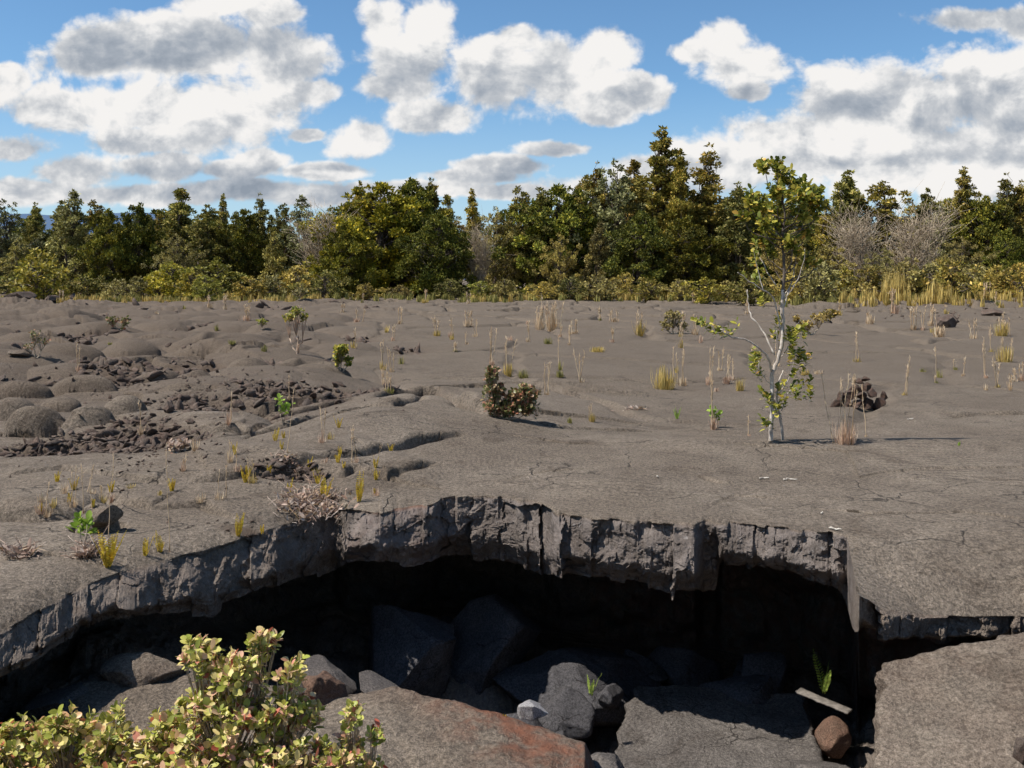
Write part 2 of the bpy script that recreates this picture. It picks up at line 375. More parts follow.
LOBES = [(205, 346, 34, .30, .5), (235, 340, 26, .2, .5), (243, 374, 34, .36, .75), (200, 384, 26, .30, .7), (184, 398, 20, .26, .8), (78, 388, 34, .32, .55), (112, 416, 30, .34, .8), (78, 424, 26, .30, .7), (30, 424, 26, .36, .8), (10, 412, 24, .3, .7),
         (14, 392, 30, .30, .6), (55, 405, 22, .2, .7), (150, 372, 20, .22, .6), (60, 350, 40, .28, .5), (128, 344, 30, .25, .5), (20, 335, 36, .3, .5), (95, 326, 40, .3, .5), (165, 322, 34, .26, .5), (45, 315, 40, .34, .5), (130, 310, 40, .28, .5),
         (215, 322, 30, .2, .5), (262, 333, 22, .2, .6), (285, 345, 26, .18, .6), (320, 372, 30, .22, .7), (105, 520, 24, .20, 1.0), (50, 500, 60, .14, .8), (215, 430, 40, .10, .8)]
GUL = [(140, 446, 85, 14), (215, 418, 60, 11), (285, 404, 60, 9), (345, 396, 40, 6), (120, 372, 55, 9), (60, 380, 50, 5), (190, 362, 40, 6), (60, 448, 60, 9), (290, 484, 36, 5), (245, 525, 36, 4), (30, 300, 60, 8), (130, 300, 80, 4)]

def seg_dist(X, Y, P):
    best = np.full(X.shape, 1e9); sg = np.ones(X.shape); tt = np.zeros(X.shape); n = len(P)-1
    for i in range(n):
        a, b = P[i], P[i+1]; d = b-a; L2 = d@d
        t = np.clip(((X-a[0])*d[0]+(Y-a[1])*d[1])/L2, 0, 1)
        qx, qy = X-a[0]-t*d[0], Y-a[1]-t*d[1]
        D = np.hypot(qx, qy); s = np.sign(d[0]*qy-d[1]*qx)
        m = D < best
        best = np.where(m, D, best); sg = np.where(m, s, sg); tt = np.where(m, (i+t)/n, tt)
    return best, sg, tt

def plateau(X, Y):
    """height of the crust away from the rim; returns z and a rubble mask"""
    X = np.asarray(X, float); Y = np.asarray(Y, float)
    Rr = np.hypot(X, Y); u = CX+F*X/np.maximum(Y, .1)
    side = 1-sst(.62, .74, np.abs(X)/np.maximum(Y, .1))
    far = np.interp(Rr, [0, 12, 30, 60, 100, 160, 400, 1700], [0, 0, -.05, .02, .22, .5, .9, 2.5])
    dip = np.interp(Y, [9.5, 10.4, 12, 20, 40], [0, .0, -.17, -.17, 0])*sst(500, 700, u)
    dip = dip+np.interp(Y, [8, 10.3, 11.5], [0, .05, 0])*sst(560, 700, u)
    z = far+dip+side*(.09*sst(6, 14, Y)*fbm(X/5.5, Y/5.5, 1.3, 3)+.028*fbm(X/1.3, Y/1.3, 4.1, 3)*sst(4, 8, Y)+.16*sst(18, 50, Y)*fbm(X/11, Y/9, 8, 3))
    z = z+swell(X, Y)
    # pahoehoe lobes on the left
    wx = X+.5*fbm(X/1.9, Y/1.9, 9, 2); wy = Y+.5*fbm(X/1.9, Y/1.9, 19, 2)
    left = (1-sst(300, 470, u+50*fbm(X/3, Y/3, 2, 2)))*sst(9.3, 12.0, Y+(u-150)*.004)*(1-sst(60, 95, Y)*.6)*side
    f1, f2, idd = worley(wx/2.3, wy/2.9)
    dome = np.clip(1-(f1/.74)**2.6, 0, 1)**np.interp(Y, [12, 28], [.6, 1.4])*(.35+.65*_rnd[idd, 2])
    g1, g2, gd = worley(wx/.85+5, wy/1.05)
    dome2 = np.clip(1-(g1/.85)**2.4, 0, 1)**np.interp(Y, [12, 28], [.6, 1.4])*(.4+.6*_rnd[gd, 2])
    tt = sst(0, .4, fbm(X/5, Y/6, 77, 2)+.12)
    rub = left*(1-sst(.12, .40, dome))*sst(-.1, .25, fbm(X/3.3, Y/3.8, 55, 2)+.08)
    z = z+left*(.50*dome-.24+.15*tt*dome2+.07*rub*fbm(X/.5, Y/.6, 3, 2, True))
    vx = X+.45*fbm(X/1.8, Y/1.8, 9, 2); vy = Y+.55*fbm(X/1.8, Y/1.8, 19, 2)
    for lx, ly, hw, hh, asp in LOBES:
        ly += 4; qx, qy = gpt(lx, ly, .05); a = hw*qy/F; bb = max(a*asp, .0013*qy*qy)
        q = np.hypot((vx-qx)/a, (vy-qy-bb*.4)/bb)
        z = np.maximum(z, np.where(q < 1, z*.35+hh*.85*np.clip(1-q**2.4, 0, 1)**float(np.interp(ly, [330, 390], [1.3, .62])), z))-.06*np.exp(-((q-1.1)/.15)**2)
    gul = 0
    for ax, ay, rx_, ry_ in GUL:
        gul = np.maximum(gul, np.exp(-((u-ax)/rx_)**2-((HY+CAMZ*F/Y-ay)/ry_)**2))
    gul = gul*sst(-.5, .15, fbm(X/1.1, Y/1.6, 5, 3)+gul-.45)*side
    z = z-gul*.13+gul*.09*fbm(X/.5, Y/.6, 3, 3, True)
    rub = np.maximum(rub, gul)
    # faint plates over the rest of the plain
    p1, p2, pid = worley((X+.8*fbm(X/2.5, Y/2.5, 31, 2))/4.6, (Y+.8*fbm(X/2.5, Y/2.5, 41, 2))/6.)
    e = sst(0, .10, p2-p1)
    mid = sst(11, 15, Y)*(1-left)*side
    z = z-mid*.09*(1-e)*(1+sst(20, 60, Y)*2.5)+mid*(.06+.10*sst(20, 60, Y))*(_rnd[pid, 3]-.5)*e
    # humps of broken rock along the forest edge at the right and far left
    z = z+.35*np.exp(-((Y-66)/7)**2)*sst(.25, .34, X/np.maximum(Y, 1))*np.clip(fbm(X/2.5, Y/2.5, 66, 3)+.3, 0, 1)*2*side
    z = z+.5*np.exp(-((Y-60)/12)**2)*(1-sst(-.47, -.38, X/np.maximum(Y, 1)))*np.clip(fbm(X/2.5, Y/2.5, 67, 4, True)+.1, 0, 1)*side
    for P, step, dec, gw, gd_, hol in CR:
        lo, hi = P.min(0)-4*dec, P.max(0)+4*dec
        m = (X > lo[0]) & (X < hi[0]) & (Y > lo[1]) & (Y < hi[1])
        if not m.any(): continue
        x, y = X[m], Y[m]
        k = min(.12, 2*gw)
        wl = .45*max(1.0, P[:, 1].mean()/9); k *= wl/.45
        x2 = x+k*fbm(x/wl, y/wl, 3, 2); y2 = y+k*fbm(x/wl, y/wl, 13, 2)
        D, s, t = seg_dist(x2, y2, P)
        en = np.clip(np.minimum(t, 1-t)*7, 0, 1)
        en = en*(.65+.5*perlin(t*9, step*50, .3))
        dz = np.where(s > 0, step*np.exp(-D/dec), 0)*en*sst(0, .01+.00035*y*y, D) - gd_*np.exp(-(D/gw)**2)*en
        z = z.copy(); z[m] += dz
    return z, rub

_ru = np.array([700, 703, 716, 722, 760, 800, 838, 843, 847, 850, 853, 856, 859, 868, 880, 900, 925, 970, 1024, 1080, 1150, 1200.])
def surface(X, Y):
    u = CX+F*X/Y
    zt = key(u, 2); Yt = (CAMZ-zt)*F/(key(u, 1)-HY)
    d = Y-Yt
    zp, rub = plateau(X, Y)
    # fold noise away at the rim so that the lip keeps its traced line; the crust rolls over at the right
    w = sst(0, 1.1, d)
    zr = np.array(zt*np.clip(1-d/key(u, 3), 0, 1)**2.0)
    m = (u > 715) & (u < 1260) & (d < 3)
    if np.any(m):
        rz = key(_ru, 2); ry = (CAMZ-rz)*F/(key(_ru, 1)-HY); rx = (_ru-CX)/F*ry; w = np.array(w)
        D, sg, t = seg_dist(X[m], Y[m], np.stack([rx, ry], 1))
        L = _ru >= 859; D2, sg, t = seg_dist(X[m], Y[m], np.stack([rx[L], ry[L]], 1)); q = t*(L.sum()-1); ii = np.arange(L.sum())
        drop = np.interp(q, ii, rz[L]); dr = np.interp(q, ii, [.45, .6, .75, .9]+[.95]*(L.sum()-4))*(1+.2*perlin(X[m]*1.7, Y[m]*0, 3.3))
        far_ = sst(715, 745, u[m])*(1-sst(1150, 1250, u[m]))
        zr[m] = np.minimum(-.015, drop*np.clip(1-D2/dr, 0, 1)**2.0)*far_+zr[m]*(1-far_)
        w[m] = sst(0, 1.1, D)*far_+w[m]*(1-far_)
    return zr+zp*w, rub
GRID = {}
def gzv(X, Y, q='z'):
    X = np.asarray(X, float); Y = np.asarray(Y, float); us = GRID['us']; u = np.clip(CX+F*X/Y, us[0], us[-1]-.01)
    c = np.clip(np.searchsorted(us, u)-1, 0, len(us)-2); fc = (u-us[c])/(us[c+1]-us[c])
    Yt = GRID['Yt'][c]; s = np.clip((1/Y-1/1700)/(1/Yt-1/1700), 0, 1)**(1/.93)*(GRID['n']-1)
    r = np.clip(s.astype(int), 0, GRID['n']-2); fr = s-r; Z = GRID[q]
    return (Z[r, c]*(1-fr)+Z[r+1, c]*fr)*(1-fc)+(Z[r, c+1]*(1-fr)+Z[r+1, c+1]*fr)*fc
def gz(X, Y): return float(gzv([X], [Y])[0])
def ground_at(px, py):
    """point of the crust seen at a place of the photo, on its real surface"""
    Y = CAMZ*F/(py-HY)
    ys = np.concatenate([np.linspace(Y*.72, Y*1.5, 400)])
    X = (px-CX)/F*ys; z = gzv(X, ys)
    row = HY+(CAMZ-z)*F/ys
    i = np.argmax(row <= py) if (row <= py).any() else 200
    return Vector((X[i], ys[i], z[i]))

def build_ground():
    us = np.concatenate([np.linspace(-250, -30, 90, endpoint=False), np.linspace(-30, 843, 668, endpoint=False), np.linspace(843, 864, 66, endpoint=False), np.linspace(864, 1054, 146), np.linspace(1054, 1274, 90)[1:]])
    U = us[None, :]
    NP = 880
    zt = key(us, 2); Yt = (CAMZ-zt)*F/(key(us, 1)-HY)
    s = np.linspace(0, 1, NP)[:, None]**.93
    inv = 1/1700+(1/Yt[None]-1/1700)*s
    Yp = 1/inv; Xp = (U-CX)/F*Yp
    Zp, rub = surface(Xp, Yp)
    GRID.update(us=us, Yt=Yt, n=NP, z=Zp, rub=rub)
    zone = [np.stack([0*rub, 0*rub, np.maximum(rub, .42*(1-sst(230, 460, U+60*fbm(Xp/3, Yp/3, 2, 2)))*sst(10, 14, Yp)), 0*rub+1], -1)]
    # below the rim
    yB, dB = key(us, 4), key(us, 5)
    Yts = (CAMZ-key(us, 2))*F/(np.interp(us, KEY[:, 0], KEY[:, 1])-HY)
    Yb = Yts+dB; Zb = CAMZ-(yB-HY)/F*Yb
    yG, zG, zF, hol = [shk(us, i) for i in (1, 2, 3, 4)]
    YG = (CAMZ-zG)*F/(yG-HY)
    zt = surface((us-CX)/F*(Yt+1e-4), Yt+1e-4)[0]
    flat = np.clip(np.minimum(us+250, 1274-us)/90, 0, 1)
    Ybb = Yb+.285*flat*(1-np.exp(-((us-853)/9)**2)); Yc = Ybb+hol*.7; Zc = Zb+.02
    Yw = Ybb+hol; Zw = zF+.05
    Yf = YG+.35*flat; Yf = np.minimum(Yf, Yw-.01)
    Ybb = np.maximum(Ybb, Yb)
    segs = [((Yt, zt), (Yb, Zb), 90), ((Ybb, Zb), (Yc, Zc), 22), ((Yc, Zc), (Yw, Zw), 30), ((Yw, Zw), (Yf, zF), 70), ((Yf, zF), (YG+.03, zG-.06*flat), 14), ((YG+.03, zG-.06*flat), (YG-.1, zG), 5),
            ((YG-.1, zG), (np.minimum(YG-.2, 3.9), zG-.04*flat), 60), ((np.minimum(YG-.2, 3.9), zG-.04*flat), (np.full_like(YG, 1.8), -.25*flat), 12), ((np.full_like(YG, 1.8), -.25*flat), (np.full_like(YG, .3), 0*flat), 6)]
    hol2 = 0; YY, ZZ, zn = [Yp], [Zp], zone
    arc = np.cumsum(np.r_[0, np.hypot(np.diff((us-CX)/F*Yt), np.diff(Yt))])      # metres along the rim
    for si, (A, B, n) in enumerate(segs):
        t = (np.arange(1, n+1)/n)[:, None]
        if si == 0: t2 = t
        Y = A[0][None]*(1-t)+B[0][None]*t; Z = A[1][None]*(1-t)+B[1][None]*t
        if si == 0: k_ = np.clip(t*2.2, 0, 1); Y = Y+(Yts-Yt)[None]*k_*(1-t)
        z4 = np.zeros(Y.shape+(4,)); z4[..., 3] = 1
        if si == 0:
            # broken face: upright joints, blocks standing forward and back
            A2 = arc[None]+.08*fbm(arc[None]*2.2, Z*3, 0, 3)+0*t; Z2 = Z+.06*fbm(arc[None]*3, Z*2, 4, 3)
            rise = sst(0, .05, t)*flat[None]
            lf = np.interp(us, [60, 80, 335, 350, 430, 450], [.6, .34, .34, .35, .4, .62])[None]; cal = (1-np.exp(-((us-853)/9)**2))[None]
            off = 0; crk = 0
            for wd, hgt, am, sd in ((.30, .40, 1.0, 1), (.13, .17, .5, 2), (.055, .07, .2, 3)):
                q = A2/wd+.9*perlin(A2*.45/wd, sd*3.1, .5)+.12*perlin(Z2/.06, A2*2, sd); qi = np.floor(q).astype(int); fr = q-qi
                zq = Z2/hgt+5*_rnd[_h(qi, 0*qi+sd, 1), 0]+(fr-.5)*(_rnd[_h(qi, 0*qi+sd, 2), 1]-.5)*1.2; zi = np.floor(zq).astype(int); fz = zq-zi
                ra = _rnd[_h(qi, 0*qi+sd, 5)]; rb = _rnd[_h(qi, zi, sd)]
                tall = 1.0 if sd == 1 else .25
                off = off+am*(tall*(ra[..., 0]-.5)*.15+(rb[..., 1]-.5)*.13+tall*(ra[..., 2]-.5)*.22*(fr-.5)+(rb[..., 3]-.5)*.16*(fz-.5))
                crk = crk+lf*am*.010*(1-sst(0, .10, np.minimum(fr, 1-fr)))*sst(0, .1, t)
            Y = Y+rise*cal*(off*lf+crk)+flat[None]*cal*.30*sst(.52+.10*fbm(arc[None]/.5, 0*t+1.7, .2, 3), 1.05, t)
            Y = Y+flat[None]*cal*sst(0, .06, t)*((.05+.12*(.9-lf))*fbm(A2/.34, Z2/.22, 2.2, 4)+.12*(.9-lf)*np.clip(fbm(A2/.16, Z2/.13, 8.2, 3), -.2, 1)+.012*fbm(A2/.04, Z2/.04, 5.2, 2, True))
            Z = Z+flat[None]*cal*sst(.35, 1, t)*(.045*fbm(arc[None]/.4, t*0+3.3, .1, 3)+.06*(_rnd[_h(np.floor(A2/.22+.6*perlin(A2*2, 1.5, .5)).astype(int), 0*A2.astype(int)+4, 9), 0]-.5))
            z4[..., 1] = sst(0, .06, t)*(1-.2*t)*np.interp(us, [330, 350, 850, 856], [.6, 1, 1, .3])[None]
            z4[..., 0] = (sst(345, 350, us)*(1-sst(432, 470, us)))[None]*.55*np.ones_like(t)+.12
        elif si == 1:
            z4[..., 1] = .6; z4[..., 0] = .25
            Z = Z+sst(0, .12, t)*flat[None]*(.14*fbm(arc[None]/.5, Y/.5, 7, 4))
        elif si == 2:
            z4[..., 0] = .8*sst(520, 640, us)[None]*np.ones_like(t); z4[..., 1] = .3
            Y = Y+flat[None]*.35*fbm(arc[None]/.7, Z/.6, 17, 4, True)
        elif si == 3:
            Xq = (U-CX)/F*Y
            env = np.clip(np.sin(np.pi*np.clip(t, 0, 1))*1.6, 0, 1)*flat[None]
            w1, w2_, wi = worley(Xq/1.0+.25*fbm(Xq, Y, 5, 2), Y/.85)
            Z = Z+env*(.26*(_rnd[wi, 2])*(1-sst(.3, .62, w1))+.13*fbm(Xq/.5, Y/.5, 3, 4)+.05*fbm(Xq/.12, Y/.12, 5, 3, True))
            z4[..., 1] = .5
        elif si >= 4:
            Xq = (U-CX)/F*Y
            am = flat[None]*(1 if si < 7 else .4)
            Z = Z+am*(.05*fbm(Xq/.6, Y/.6, 23, 4)+.02*fbm(Xq/.12, Y/.12, 33, 3))
            if si in (5, 6):
                Z = Z-am*.10*sst(.0, .25, np.abs(Xq+1.35)*0+np.clip((Xq+1.0)*1.2, 0, 1))*sst(4.9, 4.3, Y)
            red = sst(400, 520, U)*np.exp(-((Y-(YG-.2)[None])/.33)**2)
            z4[..., 0] = np.clip(red*1.2+.25*sst(340, 400, U)*np.exp(-((Y-YG[None])/.2)**2), 0, 1)*(1-sst(600, 615, U))
            if si == 4: z4[..., 1] = .5
        YY.append(Y); ZZ.append(Z); zn.append(z4)
    Y = np.concatenate(YY); Z = np.concatenate(ZZ); zone = np.concatenate(zn)
    X = (U-CX)/F*Y
    # fine roughness of the near crust
    near = (1-sst(10, 16, Y))*sst(-250, -160, U)*(1-sst(1180, 1274, U))
    n7 = 1-sst(6.2, 8.5, Y)
    Z = Z+near*(.008*n7*fbm(X/.13, Y/.13, Z/.13, 2)+.014*(.3+.7*n7)*fbm(X/.42, Y/.42, 7.7, 2)+.012*fbm(X/.9, Y/.9, 2.7, 2))
    nr, nc = Y.shape
    V = np.stack([X, Y, Z], -1).reshape(-1, 3)
    i = np.arange(nr-1)[:, None]*nc; j = np.arange(nc-1)[None]
    q = np.stack([i+j, i+nc+j, i+nc+j+1, i+j+1], -1).reshape(-1, 4)
    b = MB(); b.add(V, [q]); o = b.build('ground', M['lava'], smooth=True)
    sm = np.ones((nr-1, nc-1), bool); sm[NP:NP+88] = False
    o.data.polygons.foreach_set('use_smooth', sm.ravel())
    ca = o.data.color_attributes.new('zone', 'FLOAT_COLOR', 'POINT')
    ca.data.foreach_set('color', zone.reshape(-1).astype(np.float32))
    o['kind'] = 'structure'
    # the plain round the sides and behind the camera
    b = MB(); a0 = math.atan(.7615); ph = np.linspace(a0, 2*np.pi-a0, 61)
    rr = 1.001*np.array([.3, 1.2, 3, 6, 10, 16, 25, 40, 60, 90, 130, 220, 500, 1700, 4000])
    Rm, Pm = np.meshgrid(rr, ph, indexing='ij')
    X, Yv = Rm*np.sin(Pm), Rm*np.cos(Pm)
    Z = np.interp(Rm, [0, 12, 30, 60, 100, 160, 400, 1700, 4000], [0, 0, -.05, .02, .22, .5, .9, 2.5, 3])-.002
    nr, nc = X.shape; i = np.arange(nr-1)[:, None]*nc; j = np.arange(nc-1)[None]
    q = np.stack([i+j, i+nc+j, i+nc+j+1, i+j+1], -1).reshape(-1, 4)
    b.add(np.stack([X, Yv, Z], -1).reshape(-1, 3), [q]); o2 = b.build('ground', M['lava'], smooth=True)
    ca = o2.data.color_attributes.new('zone', 'FLOAT_COLOR', 'POINT')
    o2['kind'] = 'structure'
build_ground()

# distant mountain flank behind the trees at the left, distance haze put into its blue colour
def hills():
    xs = np.linspace(-9000, 5200, 120); b = MB()
    h = 620*np.exp(-((xs+4300)/2600)**2)+40*fbm(xs/900, 0*xs, .5, 4)+60
    rows = [(7800, 0), (8200, .35), (9000, .75), (10000, 1), (12500, .3)]
    V = np.array([(x, y, 2+k*hh*(1+.05*math.sin(x*.004+y))) for y, k in rows for x, hh in zip(xs, h)])
    n = len(xs); i = np.arange(len(rows)-1)[:, None]*n; j = np.arange(n-1)[None]
    b.add(V, [np.stack([i+j, i+j+1, i+n+j+1, i+n+j], -1).reshape(-1, 4)])
    m, t = new_mat('hill_far_haze'); nn = N(t); out = nn.add('ShaderNodeOutputMaterial'); bs = nn.add('ShaderNodeBsdfPrincipled'); nn.link(bs.outputs[0], out.inputs[0])
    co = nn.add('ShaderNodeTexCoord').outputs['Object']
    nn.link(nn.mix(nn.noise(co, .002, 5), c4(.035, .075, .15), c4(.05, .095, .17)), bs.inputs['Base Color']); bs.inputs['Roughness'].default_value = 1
    o = b.build('hills', m, smooth=True); o['kind'] = 'structure'
hills()

# ------------------------------------------------------------------ rocks
import bmesh
def ico(sub):
    bm = bmesh.new(); bmesh.ops.create_icosphere(bm, subdivisions=sub, radius=1)
    V = np.array([v.co[:] for v in bm.verts]); Fc = np.array([[v.index for v in f.verts] for f in bm.faces]); bm.free()
    return V, Fc
ICO = {k: ico(k) for k in (2, 3, 4, 5, 6)}
def rock_verts(seed, size, sub=4, cuts=14, rough=.09, deep=.5):
    V, Fc = ICO[sub]; V = V.copy(); r = np.random.default_rng(seed)
    for _ in range(cuts):
        nrm = r.normal(size=3); nrm /= np.linalg.norm(nrm); d = r.uniform(deep, .82)
        k = V@nrm-d; m = k > 0; V[m] -= k[m][:, None]*nrm*.99
    V = V*np.array(size)
    s = min(size); o = seed*3.7
    nn = V/(np.linalg.norm(V, axis=1)[:, None]+1e-9)
    V = V+nn*(rough*s*fbm(V[:, 0]/s*1.3+o, V[:, 1]/s*1.3, V[:, 2]/s*1.3, 4)[:, None]+.035*s*fbm(V[:, 0]/s*6+o, V[:, 1]/s*6, V[:, 2]/s*6, 3, True)[:, None])
    return V, Fc
def rot(V, rx=0, ry=0, rz=0):
    from mathutils import Euler
    return V@np.array(Euler((rx, ry, rz)).to_matrix()).T
def rock(name, label, loc, size, mat, seed, group=None, rx=0, ry=0, rz=0, sub=4, cuts=15, cat='rock', rough=.09, deep=.48):
    V, Fc = rock_verts(seed, size, sub, cuts, rough, deep); V = rot(V, rx, ry, rz)
    b = MB(); b.add(V, [Fc]); o = b.build(name, M[mat], smooth=True); o.location = loc
    return tag(o, label, cat, group)

# rocks of the pit: (pixel x, pixel y of centre, depth, size...)
def prock(name, label, px, py, Y, size, mat, seed, **k):
    x, y, z = px2w(px, py, Y); return rock(name, label, (x, y, z), size, mat, seed, **k)
prock('boulder', 'rust red rounded boulder wedged beside the grey one above the leafy shrub', 325, 690, 5.55, (.13, .13, .125), 'rock_rust', 3, sub=5, rough=.25, rz=.6)
prock('boulder', 'grey boulder with a smooth top just behind the rust red boulder', 322, 686, 5.85, (.25, .2, .15), 'rock', 5, sub=5, ry=.3)
prock('boulder', 'brown pointed rock leaning at the edge of the pit beside the grey boulder', 388, 697, 5.75, (.24, .2, .09), 'rock', 8, sub=5, ry=.45)
prock('boulder', 'low grey lump on the shelf in the shade of the slab at far left', 150, 672, 5.85, (.30, .25, .12), 'rock_slab', 12, sub=5)
prock('pale_rock', 'small pale grey block lying on the pit edge above the red rock', 534, 714, 5.42, (.17, .11, .062), 'rock_pale', 17, sub=5, cuts=20, rz=.3, deep=.3)
prock('boulder', 'grey broken boulder at the bottom edge beside the red shelf', 606, 772, 5.3, (.17, .3, .12), 'rock_grey', 16, sub=5)
prock('boulder', 'grey rock catching light at the bottom edge left of the big slab', 822, 790, 6.0, (.24, .3, .22), 'rock_grey', 24, sub=5)
prock('boulder', 'large blue grey boulder in shade at the middle of the pit floor', 575, 690, 8.1, (.75, .6, .36), 'rock_cave_shade', 35, sub=6, cuts=16, ry=.15, deep=.6)
prock('boulder', 'dark slanting block in shade under the centre of the overhang', 480, 655, 8.4, (.6, .5, .42), 'rock_cave_shade', 36, sub=5, cuts=12, ry=-.5)
prock('boulder', 'dark block in the deepest shade left of the slanting one', 420, 650, 8.0, (.5, .5, .4), 'rock_cave_shade', 38, sub=5, cuts=12, ry=.4)
prock('boulder', 'reddish brown block in shade beside the grey plank in the pit', 833, 737, 7.0, (.12, .13, .14), 'rock_rust', 53, sub=4, cuts=9, deep=.7)
prock('boulder', 'small rough black rock at the right edge of the frame on the big slab', 1022, 752, 4.4, (.05, .06, .08), 'rock_dark', 47, sub=5)
prock('boulder', 'dark block under the slab at far left in the shade', 70, 705, 5.6, (.25, .25, .12), 'rock', 49, sub=4)

rc = np.random.default_rng(77)
for i in range(16):
    px_, Yd = rc.uniform(370, 860), rc.uniform(7.2, 9.0); s_ = rc.uniform(.16, .42)
    rock('boulder', 'dark angular boulder in the jumble on the shaded pit floor', ((px_-CX)/F*Yd, Yd, -1.75+rc.uniform(0, .3)), (s_, s_*rc.uniform(.6, 1), s_*rc.uniform(.5, .8)), 'rock_cave_shade', 240+i, group='dark boulders jumbled on the pit floor', rx=rc.uniform(-.5, .5), ry=rc.uniform(-.5, .5), rz=rc.uniform(0, 6), cuts=20, deep=.45, rough=.14)
# the big tilted slab at the right, broken off the crust
def slab(name, label, corners, mat, seed, n=90, thick=.6, cat='rock slab', lump=0.03):
    """corners: four top corners (near left, near right, far right, far left)"""
    A = np.array(corners, float); b = MB(); low = A+np.array([0, .0, -thick])
    hexa = np.concatenate([low, A])
    faces = [(4, 5, 6, 7), (0, 3, 2, 1), (0, 1, 5, 4), (1, 2, 6, 5), (2, 3, 7, 6), (3, 0, 4, 7)]
    bm = bmesh.new(); vs = [bm.verts.new(v) for v in hexa]
    for f in faces: bm.faces.new([vs[i] for i in f])
    bmesh.ops.subdivide_edges(bm, edges=bm.edges[:], cuts=n, use_grid_fill=True)
    bm.verts.index_update(); bm.normal_update()
    V = np.array([v.co[:] for v in bm.verts]); Nn = np.array([v.normal[:] for v in bm.verts])
    Fc = np.array([[v.index for v in f.verts] for f in bm.faces]); bm.free()
    top = sst(.4, .9, Nn[:, 2])[:, None]
    d = .020*fbm(V[:, 0]/.4+seed, V[:, 1]/.4, V[:, 2]/.4, 4)+lump*fbm(V[:, 0]/.8+seed, V[:, 1]/.8, V[:, 2]/.8, 3)+.01*fbm(V[:, 0]/.1, V[:, 1]/.1+seed, V[:, 2]/.1, 3)
    ds = .07*fbm(V[:, 0]/.25+seed, V[:, 1]/.25, V[:, 2]/.3, 4, True)
    V = V+Nn*d[:, None]+Nn*(1-top)*ds[:, None]*np.array([1, 1, .3])
    b.add(V, [Fc]); o = b.build(name, M[mat], smooth=True); return tag(o, label, cat)
c = [px2w(884, 830, 4.35), px2w(1250, 860, 4.1), px2w(1220, 592, 5.5), px2w(905, 652, 5.5)]
slab('rock_slab', 'big tilted grey lava slab filling the bottom right corner beside the pit', [c[0], c[1], c[2], px2w(886, 664, 5.45)], 'rock_slab', 4)

slab('rock_slab', 'widest flat topped rock in the pit, shaded above and sunlit along its lower edge', [(.50, 6.1, -1.62), (1.95, 6.2, -1.55), (2.2, 7.6, -1.44), (1.0, 7.8, -1.46)], 'rock_grey', 9, n=80, thick=.8, lump=.09)

# the cairn on the plain
def cairn():
    base = ground_at(858, 408); D = base.y
    k = D/F
    spots = [(836, 403, 9, 6), (846, 402, 9, 7), (857, 403, 9, 6), (868, 402, 9, 7), (880, 401, 9, 8), (841, 396, 8, 5), (851, 394, 8, 6), (862, 395, 9, 5), (873, 393, 9, 6), (884, 394, 5, 5), (856, 387, 9, 5), (867, 385, 8, 5), (859, 380, 6, 4), (865, 378, 7, 4), (848, 405, 6, 4), (875, 406, 6, 4)]
    pos = ['far left', 'left of centre', 'in the middle', 'right of centre', 'far right']
    for i, (px, py, w, h) in enumerate(spots):
        row = 'bottom' if py > 398 else 'second' if py > 390 else 'third' if py > 382 else 'top'
        side = pos[int(min(4, max(0, (px-834)/11)))]
        dy = (.12 if i % 2 else -.08) if row != 'top' else 0
        lab = f'dark {"reddish" if i%3==1 else "brown"} rough rock in the {row} layer of the cairn, {side}'
        x, y, z = px2w(px, py, D+dy)
        rock('cairn_rock', lab, (x, y, z-.015), (w*k*.88, w*k*.8, h*k*1.05), 'rock_cairn', 60+i, group='rocks piled in the cairn', rx=.3*math.sin(i*1.3), ry=.4*math.sin(i*.7), rz=i*2.1, sub=4, rough=.2, cuts=16, deep=.42)
cairn()

# loose blocks on the left and along the far edge
ro = [(104, 516, 22, 15, 'rounded grey boulder behind the dry stems at the left'), (20, 352, 12, 6, 'small grey boulder among the left hand lobes near the shrub'), (168, 408, 9, 8, 'dark upright block in the rubble gully'),
      (150, 440, 10, 6, 'reddish block in the rubble beside the dry red plant'), (945, 322, 13, 9, 'dark rock heap in front of the golden grass at the right'), (952, 318, 8, 8, 'dark rock standing behind the rock heap at right'),
      (992, 312, 12, 6, 'dark low rock near the right edge before the forest'), (20, 295, 16, 7, 'black jagged rock outcrop before the forest at far left'), (52, 298, 10, 5, 'black jagged block right of the far left outcrop')]
for i, (px, py, w, h, lab) in enumerate(ro):
    p = ground_at(px, py+h*.6); k = p.y/F
    rock('boulder', lab, (p.x, p.y, p.z+h*k*.4), (w*k, w*k*.8, h*k), 'rock_dark' if i > 1 else 'rock_slab', 90+i, sub=4, rz=i, rough=.2 if i > 1 else .06)

